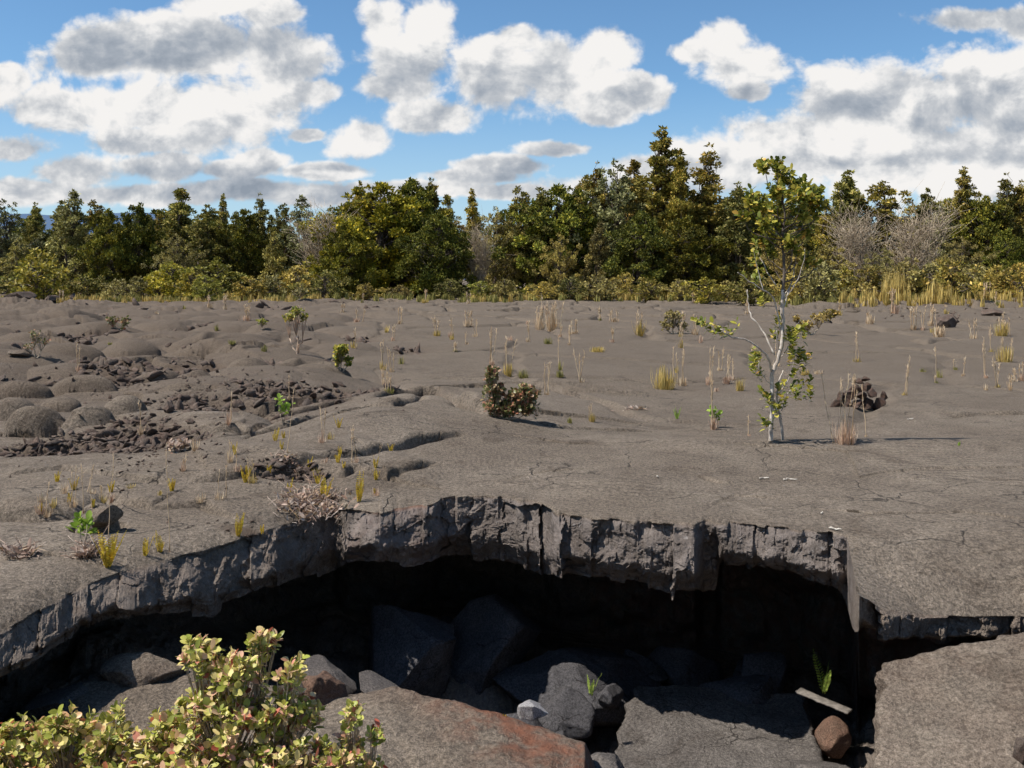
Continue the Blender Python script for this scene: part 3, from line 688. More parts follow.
# rubble: broken crust fragments, uncounted
def rubble():
    b = MB(); r = np.random.default_rng(5); base = [rock_verts(200+i, (1, r.uniform(.4, .8), r.uniform(.22, .5)), 2, 14, .16, .35) for i in range(12)]
    n = 0
    def put(X, Y, s, up=.3):
        nonlocal n
        V, Fc = base[r.integers(12)]; V = rot(V, r.normal()*.5, r.normal()*.5, r.uniform(0, 6))*s
        b.add(V+np.array([X, Y, gz(X, Y)+s*up]), [Fc]); n += 1
    tries = 0
    while n < 5200 and tries < 60000:
        tries += 1
        px, py = r.uniform(0, 420), 300+r.uniform(0, 1)**.8*190
        X, Y = gpt(px, py); rb = gzv([X], [Y], 'rub')[0]
        if rb < r.uniform(.15, .6): continue
        put(X, Y, Y/F*(.7+11*r.uniform(0, 1)**4.2), .1)
    for cx, cy, sx, sy, m in [(150, 440, 60, 20, 260), (240, 400, 60, 12, 120), (120, 395, 60, 18, 120), (290, 475, 30, 6, 60), (250, 525, 40, 4, 40), (365, 540, 30, 10, 40)]:
        for _ in range(m):
            px, py = cx+r.normal()*sx, cy+r.normal()*sy
            if px > 420 or py > 530: continue
            X, Y = gpt(px, py); put(X, Y, Y/F*r.uniform(1., 4.), .2)
    for px, py, s in [(r.uniform(880, 1024), r.uniform(300, 318), 5) for _ in range(120)]:
        X, Y = gpt(px, py, .1); put(X, Y, Y/F*r.uniform(.8, 3.0))
    o = b.build('rubble', M['rock_dark']); o['kind'] = 'stuff'; tag(o, 'dark loose lava rubble scattered in the gullies of the crust', 'rubble')
    b = MB()
    for _ in range(110):                                   # stones on the pit floor and shelf
        px = r.uniform(380, 880); Y = r.uniform(5.9, 8.5)
        V, Fc = base[r.integers(12)]; s = r.uniform(.02, .12)
        b.add(rot(V, *r.uniform(0, 6, 3))*s+np.array([(px-CX)/F*Y, Y, -1.85-.15*(px > 600)+r.uniform(0, .1)]), [Fc])
    o = b.build('rubble', M['rock_cave_shade']); o['kind'] = 'stuff'; tag(o, 'grey stones lying in shade on the pit floor', 'rubble')
M['rock_rust2'] = rock_material('crumbled_rim_rock', (.13, .105, .09), (.2, .165, .14), rust_amt=.35, scale=3)
rubble()

# ------------------------------------------------------------------ plants
def unit(v): return v/(np.linalg.norm(v, axis=-1, keepdims=True)+1e-9)
def bez(p0, p1, n=6, sag=0.0, wob=.0, r=rng):
    p0, p1 = np.array(p0, float), np.array(p1, float); t = np.linspace(0, 1, n)[:, None]
    P = p0*(1-t)+p1*t; L = np.linalg.norm(p1-p0)
    P[:, 2] += sag*L*np.sin(np.pi*t[:, 0])
    P[1:-1] += r.normal(size=(n-2, 3))*wob*L
    return P

# ---- forest tree models, unit: metres, base at origin
def tree_model(kind, seed, H, W, mat, clumps, per, leaf, csize, gap=.25, low=.12, trunk_mat='bark_dark', spire=False):
    r = np.random.default_rng(seed)
    root = empty(kind)
    tb = MB(); cb = MB()
    lean = r.normal(size=2)*.04*H
    top = np.array([lean[0], lean[1], H*.93])
    P = bez((0, 0, -.3), top, 8, 0, .025, r); rad = np.linspace(.016*H+.04, .02, 8)
    tb.tube(P, rad, 7)
    cs = []; clumps = int(clumps*2.1); per = per*.52; csize = csize*.66
    for i in range(clumps):
        h = low+(1-low)*(i+.5)/clumps
        if spire: prof = (1-h)**.75*1.05+.05
        else: prof = math.sin(math.pi*min(1, (h-low)/(1-low)*.86+.14))**.55
        a = i*2.4+r.uniform(-.6, .6); rr = W*.5*prof*math.sqrt(r.uniform(.12, 1))*(1+.3*math.sin(a*2+seed))*(1+.35*math.sin(h*17+seed+a))
        c = np.array([math.cos(a)*rr, math.sin(a)*rr, h*H*r.uniform(.93, 1.03)])
        c[:2] += lean*h
        if r.random() < gap: c[:2] *= 1.2
        cs.append(c)
        t = max(.12, h-.12-r.uniform(0, .15)); k = t*7; k0 = min(6, int(k)); b0 = P[k0]*(1-(k-k0))+P[k0+1]*(k-k0)
        tb.tube(bez(b0, c, 5, .06, .05, r), np.linspace(.030+.02*(1-h), .010, 5), 4)
        s = csize*r.uniform(.6, 1.4)*(1.0 if h < .72 else .75 if h < .88 else .48)
        n = int(per*r.uniform(.7, 1.3)*(s/csize)**1.5)
        q = unit(r.normal(size=(n, 3)))*(r.uniform(.15, 1, (n, 1))**.55)*s*np.array([1, 1, .72])
        q[:, 2] += .1*s
        d = unit(q*.8+r.normal(size=(n, 3))*.5*s+np.array([0, 0, .25*s]))
        cb.leaves(c+q, d, r.normal(size=(n, 3)), leaf*r.uniform(.6, 1.4, n), leaf*.6*r.uniform(.6, 1.4, n), 'diamond')
    t_ = tb.build('trunk', M[trunk_mat], root, True); c_ = cb.build('crown', M[mat], root)
    CHILD[root.name] = [t_, c_]
    return root
def bare_model(seed, H, W):
    r = np.random.default_rng(seed); root = empty('dead_tree'); tb = MB(); cb = MB()
    for s in range(4):
        a = r.uniform(0, 6.28); P = bez((r.normal()*.2, r.normal()*.2, -.2), (math.cos(a)*W*.22, math.sin(a)*W*.22, H*.7), 7, 0, .04, r)
        tb.tube(P, np.linspace(.09, .03, 7), 5)
        for i in range(26):
            k = r.integers(1, 7); a2 = r.uniform(0, 6.28); L = H*r.uniform(.25, .5)
            e = P[k]+np.array([math.cos(a2)*L*.6*W/H, math.sin(a2)*L*.6*W/H, L*.75]); Q = bez(P[k], e, 5, .05, .05, r)
            cb.tube(Q, np.linspace(.028, .013, 5), 3)
            for j in range(9):
                k2 = r.integers(1, 5); v = r.normal(size=3)*.32*L; v[2] = abs(v[2])+.12*L
                cb.tube(bez(Q[k2], Q[k2]+v, 3, .03, .04, r), (.018, .013, .008), 3)
    t_ = tb.build('trunk', M['twig'], root, True); c_ = cb.build('twigs', M['twig'], root)
    CHILD[root.name] = [t_, c_]
    return root

models = {
 'ohia': [tree_model('olive_tree', 300+i, 10, 4.6, 'leaf_olive', 66, 230, .23, .60, .3, .14, spire=(i % 2 == 0)) for i in range(5)],
 'grey': [tree_model('grey_leaved_tree', 320+i, 9, 4.4, 'leaf_grey', 56, 180, .22, .60, .3, .05, spire=(i == 1)) for i in range(3)],
 'dense': [tree_model('evergreen_tree', 330+i, 8, 6.5, 'leaf_dark', 90, 260, .24, .75, .15, .03) for i in range(4)],
 'spire': [tree_model('slender_tree', 350+i, 11, 3.6, 'leaf_olive', 48, 190, .22, .55, .35, .22, spire=True) for i in range(3)],
 'brown': [tree_model('brownish_tree', 360+i, 7, 5.0, 'leaf_brown', 52, 170, .2, .60, .3, .03) for i in range(2)],
 'bare': [bare_model(370+i, 7.5, 7) for i in range(2)],
 'bush': [tree_model('forest_edge_bush', 380+i, 2.4, 2.8, 'leaf_olive' if i % 2 else 'leaf_brown', 22, 90, .20, .42, .3, .05) for i in range(3)],
 'ybush': [tree_model('yellow_green_bush', 390+i, 2.6, 2.4, 'leaf_yellow', 20, 80, .20, .40, .3, .05) for i in range(2)],
}
MH = {'ohia': 10, 'grey': 9, 'dense': 8, 'spire': 11, 'brown': 7, 'bare': 8.3, 'bush': 2.4, 'ybush': 2.6}
used = {}
def plant(kind, px, top, Y, label, cat='tree', group=None, wide=1.0, base_drop=0, var=None):
    i = used.get(kind, 0); used[kind] = i+1
    ms = models[kind]; k = (i if var is None else var) % len(ms)
    o = ms[k] if i < len(ms) and var is None else copy_thing(ms[k])
    X = (px-CX)/F*Y; z = gz(X, Y)
    H = CAMZ-(top-HY)/F*Y-z
    s = H/MH[kind]/1.0
    w = (s*.6+.4*Y/100)*wide
    o.location = (X, Y, z-base_drop); o.scale = (w, w, s); o.rotation_euler = (0, 0, random.uniform(0, 6.28))
    if kind in ('dense', 'bare', 'bush', 'ybush', 'brown'): o.rotation_euler.z = random.uniform(0, 6.28)
    tag(o, label, cat, group)
    return o
EDGE = [(8, 203, 'grey', 96, 1., 'grey green tree at the far left edge of the forest'),
 (35, 207, 'ohia', 100, 1., 'dark olive tree second from the far left of the forest'),
 (70, 191, 'grey', 92, 1.15, 'tall loose grey green tree with pale bare limbs left of the yellow bush'),
 (93, 205, 'ohia', 97, 1., 'dark tree just right of the tall loose grey tree at left'),
 (112, 212, 'dense', 90, .8, 'low rounded green tree at left with deep shade below'),
 (140, 208, 'dense', 93, .8, 'rounded green tree between the low one and the tall dark tree at left'),
 (181, 186, 'spire', 96, 1.5, 'tallest dark tree in the left third, broad with a pointed top'),
 (205, 208, 'ohia', 92, 1.1, 'dark olive tree right beside the tallest one at left'),
 (222, 196, 'spire', 106, .8, 'thin pointed tree top behind the dark olive tree'),
 (244, 210, 'dense', 94, .8, 'dense evergreen with yellow green bushes at its feet'),
 (264, 197, 'spire', 98, .9, 'slender tree with a narrow top left of the grey bare branches'),
 (285, 206, 'ohia', 97, .8, 'small crowned tree close left of the flat topped tree'),
 (306, 199, 'grey', 95, 1., 'broad flat topped tree beside the grey bare branches'),
 (322, 212, 'bare', 90, .95, 'leafless grey brown tree standing left of the big green bushes'),
 (356, 186, 'ohia', 99, .8, 'thin tree with a loose top over the left side of the big green bushes'),
 (382, 184, 'dense', 92, 1.35, 'largest dark green bushy tree left of centre'),
 (405, 183, 'dense', 97, 1.1, 'dark green tree topping the big bushy clump'),
 (345, 225, 'dense', 86, .9, 'low dark green tree at the left foot of the bushy clump'),
 (430, 184, 'ohia', 99, 1., 'olive tree at the right shoulder of the bushy clump'),
 (440, 215, 'dense', 88, 1., 'dark green bushy tree at the right foot of the clump'),
 (452, 193, 'spire', 97, 1., 'pointed olive tree with grey twigs showing below it'),
 (473, 191, 'spire', 99, .9, 'narrow dark tree with a round tuft on top left of centre'),
 (478, 226, 'bare', 89, .6, 'grey leafless shrub tree among the greens left of centre'),
 (495, 209, 'brown', 94, .8, 'brownish tree in the low part of the skyline'),
 (516, 192, 'ohia', 97, 1., 'olive tree with a round top just right of centre'),
 (538, 192, 'ohia', 94, 1.1, 'wide olive tree right of the round topped one'),
 (560, 188, 'dense', 95, 1.1, 'dense green tree before the tall group'),
 (583, 178, 'ohia', 98, 1., 'olive tree at the left end of the tall group'),
 (598, 166, 'spire', 98, 1.2, 'tall ragged tree at the left of the tall group'),
 (622, 165, 'grey', 95, 1.1, 'tall greyish tree in the middle of the tall group'),
 (640, 158, 'spire', 99, 1.2, 'tall tree leaning against the tallest one on its left'),
 (661, 131, 'spire', 95, 1.75, 'tallest tree of the whole forest with its top above all others'),
 (680, 155, 'ohia', 93, .9, 'full dark tree between the tallest tree and the gappy one'),
 (701, 150, 'spire', 96, 1.5, 'tall gappy tree with sky showing through, right of the tallest'),
 (598, 222, 'grey', 88, .9, 'pale grey green tree low in front of the tall group'),
 (635, 214, 'dense', 88, 1., 'dark green tree low in front of the tallest trees'),
 (690, 220, 'dense', 88, 1.1, 'dark green tree low below the gappy tree'),
 (560, 235, 'brown', 87, .8, 'brownish low tree in front of the dense green tree'),
 (735, 187, 'ohia', 90, 1.3, 'broad olive tree directly left of the near sapling crown'),
 (722, 205, 'dense', 97, .8, 'dark tree filling the gap beside the broad olive tree'),
 (765, 195, 'dense', 96, .9, 'dark evergreen hidden behind the near sapling crown'),
 (795, 193, 'ohia', 95, 1., 'olive tree just right of the near sapling crown'),
 (823, 200, 'spire', 98, .9, 'dark slim tree between the sapling and the grey thicket'),
 (850, 175, 'ohia', 99, 1.3, 'round headed dark tree behind the left of the grey thicket'),
 (888, 184, 'ohia', 99, 1.4, 'broad dark tree behind the middle of the grey thicket'),
 (862, 214, 'bare', 86, 1.1, 'grey leafless tree forming the left of the bare thicket'),
 (908, 208, 'bare', 87, 1.2, 'grey leafless tree forming the right of the bare thicket'),
 (922, 193, 'ohia', 98, 1., 'dark tree behind the right end of the grey thicket'),
 (962, 170, 'spire', 94, 1.3, 'tall pointed tree right of the grey thicket'),
 (940, 207, 'grey', 92, .8, 'grey green tree tucked left of the tall pointed one'),
 (984, 200, 'dense', 93, .9, 'green tree between the two tall trees at the right'),
 (1004, 178, 'spire', 94, 1.3, 'tall loose topped tree near the right edge'),
 (1026, 185, 'ohia', 93, 1.1, 'dark tree cut by the right edge of the picture'),
 (960, 238, 'brown', 82, 1., 'brownish low tree under the tall pointed tree at right'),
 (1010, 232, 'dense', 84, .8, 'low green tree in the right corner of the forest edge'),
 (785, 236, 'brown', 82, .9, 'brownish low tree behind the sapling trunk'),
 (830, 244, 'brown', 80, 1., 'brownish low tree at the left foot of the grey thicket'),
 (885, 250, 'brown', 79, 1., 'brownish low tree at the foot of the grey thicket'),
 (15, 240, 'grey', 88, .9, 'low grey green tree at the far left forest foot'),
 (175, 235, 'brown', 87, .9, 'brownish low tree below the tallest left tree'),
 (275, 232, 'grey', 86, .9, 'pale grey green tree low before the flat topped one')]
for px, top, kind, Y, w, lab in EDGE: plant(kind, px, top, Y, lab, 'tree', 'trees of the forest edge', w)
r2 = random.Random(3)
sky_x = [e[0] for e in EDGE if e[1] < 215]; sky_y = [e[1] for e in EDGE if e[1] < 215]
o_ = sorted(zip(sky_x, sky_y)); sky_x, sky_y = [a for a, b in o_], [b for a, b in o_]
for i in range(60):                                       # shaded second row, seen only through gaps
    px = -60+i*19.5+r2.uniform(-6, 6)
    top = max(np.interp(px, sky_x, sky_y)+r2.uniform(10, 28), 195)
    kind = r2.choice(['ohia', 'dense', 'ohia', 'spire'])
    Y = r2.uniform(104, 122)
    plant(kind, px, top, Y, 'dark shaded tree deep in the forest, seen only between the trees in front', 'tree', 'trees standing deep in the forest', 1.25)
for i in range(24):                                       # outside the picture, so that the forest does not end at its edge
    px = r2.choice([-1, 1])*r2.uniform(560, 900)+512; plant(r2.choice(['ohia', 'dense', 'grey']), px, r2.uniform(188, 210), r2.uniform(92, 108), 'tree of the forest edge outside the picture', 'tree', 'trees outside the picture', 1.1)
BU = [(30, 262, 'ybush', 'bright yellow bush at the far left before the forest'), (40, 250, 'ybush', 'tall yellow green bush right of the far left yellow bush'), (160, 270, 'ybush', 'yellow green bush below the tallest left tree'), (172, 262, 'ybush', 'taller yellow green bush left of the forest gap at left'),
      (190, 272, 'ybush', 'small yellow green bush in the shade gap at left'), (217, 262, 'ybush', 'yellow green bush under the dense evergreen'), (205, 276, 'ybush', 'low yellow green bush left of the evergreen foot'), (60, 278, 'bush', 'olive bush before the loose grey tree'),
      (85, 276, 'bush', 'olive bush right of the loose grey tree foot'), (118, 280, 'bush', 'low bush before the rounded green tree'), (138, 278, 'bush', 'olive bush at the foot of the second rounded tree'), (250, 278, 'bush', 'low bush between evergreen and slender tree'),
      (270, 276, 'bush', 'bush at the foot of the slender tree'), (295, 268, 'bush', 'bush standing before the flat topped tree'), (325, 272, 'bush', 'bush at the foot of the leafless tree'), (365, 284, 'bush', 'low bush before the big green clump'),
      (400, 286, 'bush', 'low bush at the middle of the big green clump'), (450, 280, 'bush', 'bush at the right of the big green clump'), (480, 281, 'ybush', 'yellow green bush left of centre at the forest foot'), (505, 280, 'bush', 'olive bush at the centre of the forest foot'),
      (530, 284, 'ybush', 'small yellow green bush right of centre'), (545, 283, 'bush', 'loose olive bush next to the small one right of centre'), (570, 278, 'bush', 'bush before the dense green tree'), (600, 276, 'bush', 'bush under the pale grey green tree'),
      (625, 275, 'bush', 'round bush left under the tallest tree'), (650, 280, 'bush', 'round bush right under the tallest tree'), (680, 280, 'bush', 'bush under the gappy tree'), (705, 278, 'ybush', 'yellow green bush left of the sapling'), (725, 282, 'bush', 'low loose olive bush close left of the sapling'),
      (750, 276, 'bush', 'bush directly behind the sapling trunk'), (800, 268, 'bush', 'bush right of the sapling trunk'), (820, 265, 'bush', 'olive bush left of the golden grass'), (845, 268, 'ybush', 'yellow green bush before the bare thicket'), (868, 270, 'bush', 'olive bush before the middle of the bare thicket'),
      (905, 262, 'bush', 'bush behind the tall golden grass'), (930, 266, 'bush', 'loose olive bush right of the tall golden grass'), (950, 262, 'bush', 'olive bush under the tall pointed tree'), (975, 266, 'bush', 'olive bush between the right hand trees'), (1000, 268, 'bush', 'olive bush near the right edge'), (1020, 266, 'bush', 'olive bush cut by the right edge')]
for px, top, kind, lab in BU: plant(kind, px, top, r2.uniform(74, 84) if px < 700 else r2.uniform(64, 74), lab, 'bush', 'bushes along the forest foot', 1.3)

# ---- grasses
def blades(b, n, h, spread, w, r, upright=.75, kind='blade'):
    a = r.uniform(0, 6.28, n); out = np.stack([np.cos(a), np.sin(a), np.zeros(n)], 1)
    cen = out*spread*r.uniform(0, 1, (n, 1))**.7*.6; cen[:, 2] -= .015
    d = unit(out*(1-upright)*r.uniform(.3, 1.6, (n, 1))+np.array([0, 0, 1.]))
    b.leaves(cen, d, out*-1+r.normal(size=(n, 3))*.15, h*r.uniform(.2, 1, n), w*r.uniform(.7, 1.2, n), kind)
def grass(name, label, px, py, hpx, wpx, mat, seed, n=34, stems=0, stem_h=0, cat='grass tuft', group='dry grass tufts on the lava', stem_mat='straw'):
    p = ground_at(px, py); k = p.y/F; r = np.random.default_rng(seed)
    root = empty(name, p)
    b = MB(); wid = max(.005, k*.62)
    blades(b, int(n*2.4), hpx*k*1.3, wpx*k*.5, wid, r, .60)
    b.build('blades', M[mat], root)
    if stems:
        b = MB()
        for i in range(stems):
            H = stem_h*k*r.uniform(.72, 1.0); q = np.array([r.normal()*wpx*k*.16, r.normal()*wpx*k*.16, -.02])
            e = q+np.array([r.normal()*.09*H, r.normal()*.09*H, H]); P = bez(q, e, 7, 0, .008, r)
            b.tube(P, np.linspace(k*.48, k*.2, 7), 4)
            m = 26; t = r.uniform(.45, 1, m)**.8; i0 = np.minimum(5, (t*6).astype(int)); fr = (t*6-i0)[:, None]
            c = P[i0]*(1-fr)+P[i0+1]*fr; d = unit(r.normal(size=(m, 3))*.35+np.array([0, 0, 1.]))
            b.leaves(c, d, r.normal(size=(m, 3)), k*3.0*r.uniform(.7, 1.4, m), k*.5, 'diamond')
        b.build('seed_stems', M[stem_mat], root)
    return tag(root, label, cat, group)
G = [ # px, base y, tuft h, tuft w, material, stems, stem h, label
 (492, 366, 6, 9, 'straw_pink', 4, 40, 'single tall pinkish grass plume standing behind the dense little shrub'),
 (508, 376, 12, 14, 'straw_gold', 3, 44, 'leaning grass plume with a gold green base right of the pink plume'),
 (523, 378, 8, 18, 'straw_green', 0, 0, 'low gold green tuft beside the leaning plume'),
 (400, 324, 4, 7, 'straw', 3, 17, 'short pale grass in the middle distance right of the flowering sapling'),
 (393, 341, 4, 6, 'straw_pink', 2, 18, 'thin grass stem just below the short pale grass'),
 (392, 372, 4, 8, 'straw', 3, 28, 'faint tan stems left of the open crack'),
 (357, 322, 4, 10, 'straw_pink', 2, 14, 'small pinkish grass left of the short pale one'),
 (437, 336, 5, 12, 'straw_gold', 3, 20, 'tan grass at left of a pair in the middle distance'),
 (451, 337, 5, 8, 'straw_pink', 2, 24, 'slim grass at right of the pair in the middle distance'),
 (468, 327, 6, 14, 'straw', 4, 18, 'tan grass further off between the pair and the dense pale clump'),
 (528, 342, 4, 6, 'straw', 2, 22, 'thin pale stems left of the dense pale clump'),
 (540, 330, 14, 14, 'straw', 5, 24, 'left half of the dense pale straw clump in the middle distance'),
 (552, 331, 18, 16, 'straw', 7, 31, 'tallest and palest straw clump in the middle distance'),
 (569, 345, 3, 4, 'straw', 2, 20, 'single pale stem right of the palest clump'),
 (560, 337, 3, 5, 'straw_pink', 2, 14, 'little stem directly below the palest clump'),
 (548, 344, 6, 14, 'straw_green', 0, 0, 'small green tuft below the palest clump'),
 (597, 352, 5, 26, 'straw_gold', 0, 0, 'flat gold tuft on open lava right of the small green tuft'),
 (560, 377, 6, 13, 'straw_green', 0, 0, 'yellow green low tuft on open lava near the dense little shrub'),
 (574, 334, 4, 14, 'straw', 3, 14, 'far tan grass right of the palest clump'),
 (615, 322, 4, 12, 'straw', 3, 12, 'far tan grass midway to the brown bush'),
 (640, 336, 14, 13, 'straw_gold', 4, 24, 'upright brownish grass left of the grey brown bush'),
 (695, 335, 6, 10, 'straw', 3, 20, 'tan grass right of the grey brown bush'),
 (664, 389, 20, 34, 'straw_gold', 0, 0, 'large rounded golden tuft in the middle of the open lava'),
 (683, 386, 8, 12, 'straw', 3, 42, 'tall thin stems at the right side of the golden tuft'),
 (709, 385, 8, 10, 'straw_pink', 3, 40, 'pinkish tall stems left of the green based ones'),
 (726, 384, 8, 10, 'straw_pink', 3, 38, 'pinkish tall stems nearer the sapling'),
 (740, 391, 12, 12, 'straw_gold', 0, 0, 'small golden tuft left of the sapling trunk'),
 (714, 430, 12, 10, 'straw_pink', 4, 64, 'tall dry stems rising from a green leafy base left of the sapling'),
 (749, 436, 3, 4, 'straw_pink', 1, 26, 'short curved stem close left of the sapling trunk'),
 (805, 375, 6, 16, 'straw_gold', 0, 0, 'low golden grass behind the sapling at its right'),
 (818, 374, 4, 14, 'straw', 0, 0, 'pale flat grass right of the low golden grass'),
 (845, 444, 22, 30, 'straw_pink', 7, 76, 'tallest straw clump with leaning stems in front of the cairn'),
 (866, 437, 3, 3, 'straw', 1, 56, 'single stem in front of the right side of the cairn'),
 (895, 314, 10, 12, 'straw_pink', 6, 26, 'reddish tan grass below the golden grass stand'),
 (870, 324, 8, 14, 'straw', 2, 12, 'small tan grass left of the reddish tan grass'),
 (939, 337, 10, 18, 'straw', 2, 12, 'pale tuft just below the dark rock heap at right'),
 (914, 330, 5, 8, 'straw', 5, 24, 'thin stems left of the rock heap'), (931, 326, 5, 8, 'straw', 4, 24, 'thin stems close to the rock heap'),
 (1005, 362, 14, 25, 'straw_gold', 3, 30, 'orange gold rounded tuft near the right edge'),
 (1001, 336, 12, 20, 'straw_gold', 3, 18, 'gold tuft above the orange gold one at right'),
 (986, 378, 4, 6, 'straw_pink', 2, 48, 'tall stems left of the orange gold tuft'), (1021, 381, 7, 8, 'straw_pink', 2, 20, 'pink stems at the very right edge'),
 (963, 376, 3, 5, 'straw', 1, 26, 'faint stem far left of the orange gold tuft'),
 (247, 321, 5, 12, 'straw_pink', 5, 16, 'pinkish grass at left before the forest'), (210, 308, 4, 10, 'straw', 4, 12, 'far pale grass at the left before the forest'),
 (264, 352, 7, 8, 'straw_green', 0, 0, 'yellow tuft in the cleft of the lobes'), (232, 346, 4, 10, 'straw_green', 0, 0, 'low yellow tuft left of the cleft'),
 (79, 372, 6, 8, 'straw_pink', 2, 30, 'thin stem with a tan base among the left lobes'), (110, 345, 3, 8, 'straw_green', 0, 0, 'little green tuft among the far left lobes'),
 (289, 400, 4, 4, 'straw', 1, 27, 'pale single stem above the long crack'), (287, 458, 3, 6, 'straw', 1, 84, 'very tall bare stem growing from the long crack'),
 (84, 512, 3, 4, 'straw_pink', 1, 66, 'bent tan stem at the left of three tall ones'), (95, 530, 3, 4, 'straw', 1, 64, 'leaning tan stem in the middle of three tall ones'),
 (108, 545, 4, 5, 'straw', 1, 112, 'tallest tan stem above the bright yellow fern'), (170, 552, 3, 4, 'straw_pink', 1, 126, 'very tall straight stem left of centre near the rim'),
 (60, 303, 5, 12, 'straw_gold', 2, 12, 'gold grass at the far left forest foot'), (985, 300, 10, 16, 'straw_gold', 5, 18, 'gold grass before the right hand trees'),
 (630, 300, 4, 14, 'straw', 4, 12, 'pale grass at the forest foot right of centre'), (425, 303, 4, 12, 'straw_gold', 3, 12, 'gold grass at the foot of the big green clump'),
 (592, 422, 9, 8, 'straw_gold', 2, 18, 'gold green tuft growing from the thin crack'), (570, 423, 6, 7, 'straw_green', 0, 0, 'tiny green tuft left in the thin crack'),
]
for i, (px, py, h, w, mt, st, sh_, lab) in enumerate(G):
    grass('grass_tuft', lab, px, py, h, w, mt, 500+i, n=int(16+w*2.2), stems=st, stem_h=sh_)
rg = random.Random(9)
for i in range(70):
    py = 302+rg.random()**1.3*95; px = rg.uniform(150, 1020) if py < 340 else rg.uniform(330, 1020)
    if 395 < px < 500 and py > 370: continue
    sc_ = (py-285)/60
    grass('grass_tuft', 'thin straw coloured wisp, one of the many small ones scattered over the plain', px, py, 3+5*sc_*rg.random(), 5+8*sc_*rg.random(), rg.choice(['straw', 'straw_gold', 'straw_pink', 'straw_green']), 900+i, n=14, stems=rg.choice([0, 1, 2, 3]), stem_h=9+22*sc_*rg.random(), group='small straw wisps scattered over the plain')
# tall grass growing along the forest foot
def grass_belt():
    for mat, rows, lab in (('straw_gold', [(840, 1024, 296, 311, 14, 260), (885, 905, 300, 308, 34, 60), (925, 950, 300, 310, 28, 60), (0, 330, 294, 301, 7, 150), (470, 740, 292, 297, 9, 170)], 'golden tall grass growing in a belt along the forest foot'),
                           ('straw_green', [(0, 1024, 293, 299, 8, 420), (780, 1024, 295, 308, 12, 150)], 'olive green grass growing in a belt along the forest foot')):
        b = MB(); r = np.random.default_rng(len(mat))
        for x0, x1, y0, y1, h, n in rows:
            for _ in range(n):
                px, py = r.uniform(x0, x1), r.uniform(y0, y1)
                Y = 82-(py-292)*1.2; X = (px-CX)/F*Y; z = gz(X, Y); k = Y/F
                m = MB(); blades(m, 26, h*k*r.uniform(.6, 1.15), 5*k, k*.9, r, .8)
                for v in m.v: v += np.array([X, Y, z])
                for v, f in zip(m.v, m.f): b.add(v, [f])
        o = b.build('tall_grass', M[mat]); tag(o, lab, 'grass', None, 'stuff')
grass_belt()

# ---- ferns: fronds with leaflets
def fern(label, px, py, hpx, n, mat, seed, loc=None, group='small ferns in the cracks', k=None, up=1.0, name='fern'):
    if loc is None: p = ground_at(px, py); k = p.y/F
    else: p = Vector(loc)
    root = empty(name, p); r = np.random.default_rng(seed)
    for i in range(n):
        b = MB(); a = i*2.4+r.uniform(-.4, .4); H = hpx*k*r.uniform(.4, 1.05); ln = r.uniform(.02, .42)
        tip = np.array([math.cos(a)*H*ln, math.sin(a)*H*ln, H*up]); P = bez((math.cos(a)*.01, math.sin(a)*.01, -.01), tip, 9, 0, .01, r)
        P[:, 0] += np.linspace(0, 1, 9)**2*math.cos(a)*H*.10; P[:, 1] += np.linspace(0, 1, 9)**2*math.sin(a)*H*.10
        b.tube(P, np.linspace(.0025, .001, 9), 3)
        m = 30; t = np.repeat(np.linspace(.12, .98, m//2), 2); sg = np.tile([1, -1], m//2)[:, None]
        i0 = np.minimum(7, (t*8).astype(int)); fr = (t*8-i0)[:, None]; c = P[i0]*(1-fr)+P[i0+1]*fr
        sd = np.array([-math.sin(a), math.cos(a), 0]); d = sd*sg+np.array([0, 0, .45])
        L = H*.13*np.sin(np.pi*(t*.85+.12))+.003
        b.leaves(c, d, np.tile(np.array([math.cos(a), math.sin(a), .3])*-1, (m, 1))+r.normal(size=(m, 3))*.2, L, np.maximum(L*.45, .005), 'diamond')
        b.build('frond', M[mat], root)
    return tag(root, label, 'fern', group)
FE = [(108, 568, 36, 12, 'fern', 'brightest yellow fern below the three tall stems, nearest the rim'), (145, 557, 20, 6, 'fern', 'yellow fern left of the pair near the rim'), (160, 552, 20, 5, 'fern', 'orange yellow fern right of the pair near the rim'),
      (238, 536, 26, 6, 'fern', 'upright toothed yellow fern in the cleft above the rim'), (74, 490, 14, 8, 'fern', 'gold fern with green tips in the left hand hollow'), (57, 482, 12, 6, 'fern', 'small orange fern at the left side of the hollow'),
      (111, 492, 11, 8, 'fern', 'spreading gold fern right of the hollow'), (172, 491, 15, 9, 'fern', 'gold fern at the start of the long crack'), (245, 482, 18, 6, 'fern', 'yellow fern standing in the long crack'),
      (338, 463, 16, 6, 'fern', 'yellow green fern further along the long crack'), (309, 467, 10, 4, 'fern', 'tiny fern in the crack left of the further one'), (324, 500, 26, 8, 'fern', 'tall yellow fern inside the dead shrub'),
      (359, 502, 30, 7, 'fern', 'tall slim yellow fern right of the dead shrub'), (376, 480, 12, 5, 'fern', 'small fern at the end of the short crack'), (375, 494, 10, 4, 'fern', 'small orange fern beside the tall slim one'),
      (289, 493, 14, 6, 'fern', 'gold fern at the upper left of the dead shrub'), (677, 419, 12, 5, 'fern_green', 'green sprig alone on the lava below the golden tuft'), (959, 446, 5, 8, 'fern_green', 'small bright green sprig flat on the lava at right'),
      (262, 533, 9, 4, 'fern', 'tiny yellow fern between the cleft fern and the dead shrub')]
for i, (px, py, h, n, mt, lab) in enumerate(FE): fern(lab, px, py, h, n, mt, 700+i)
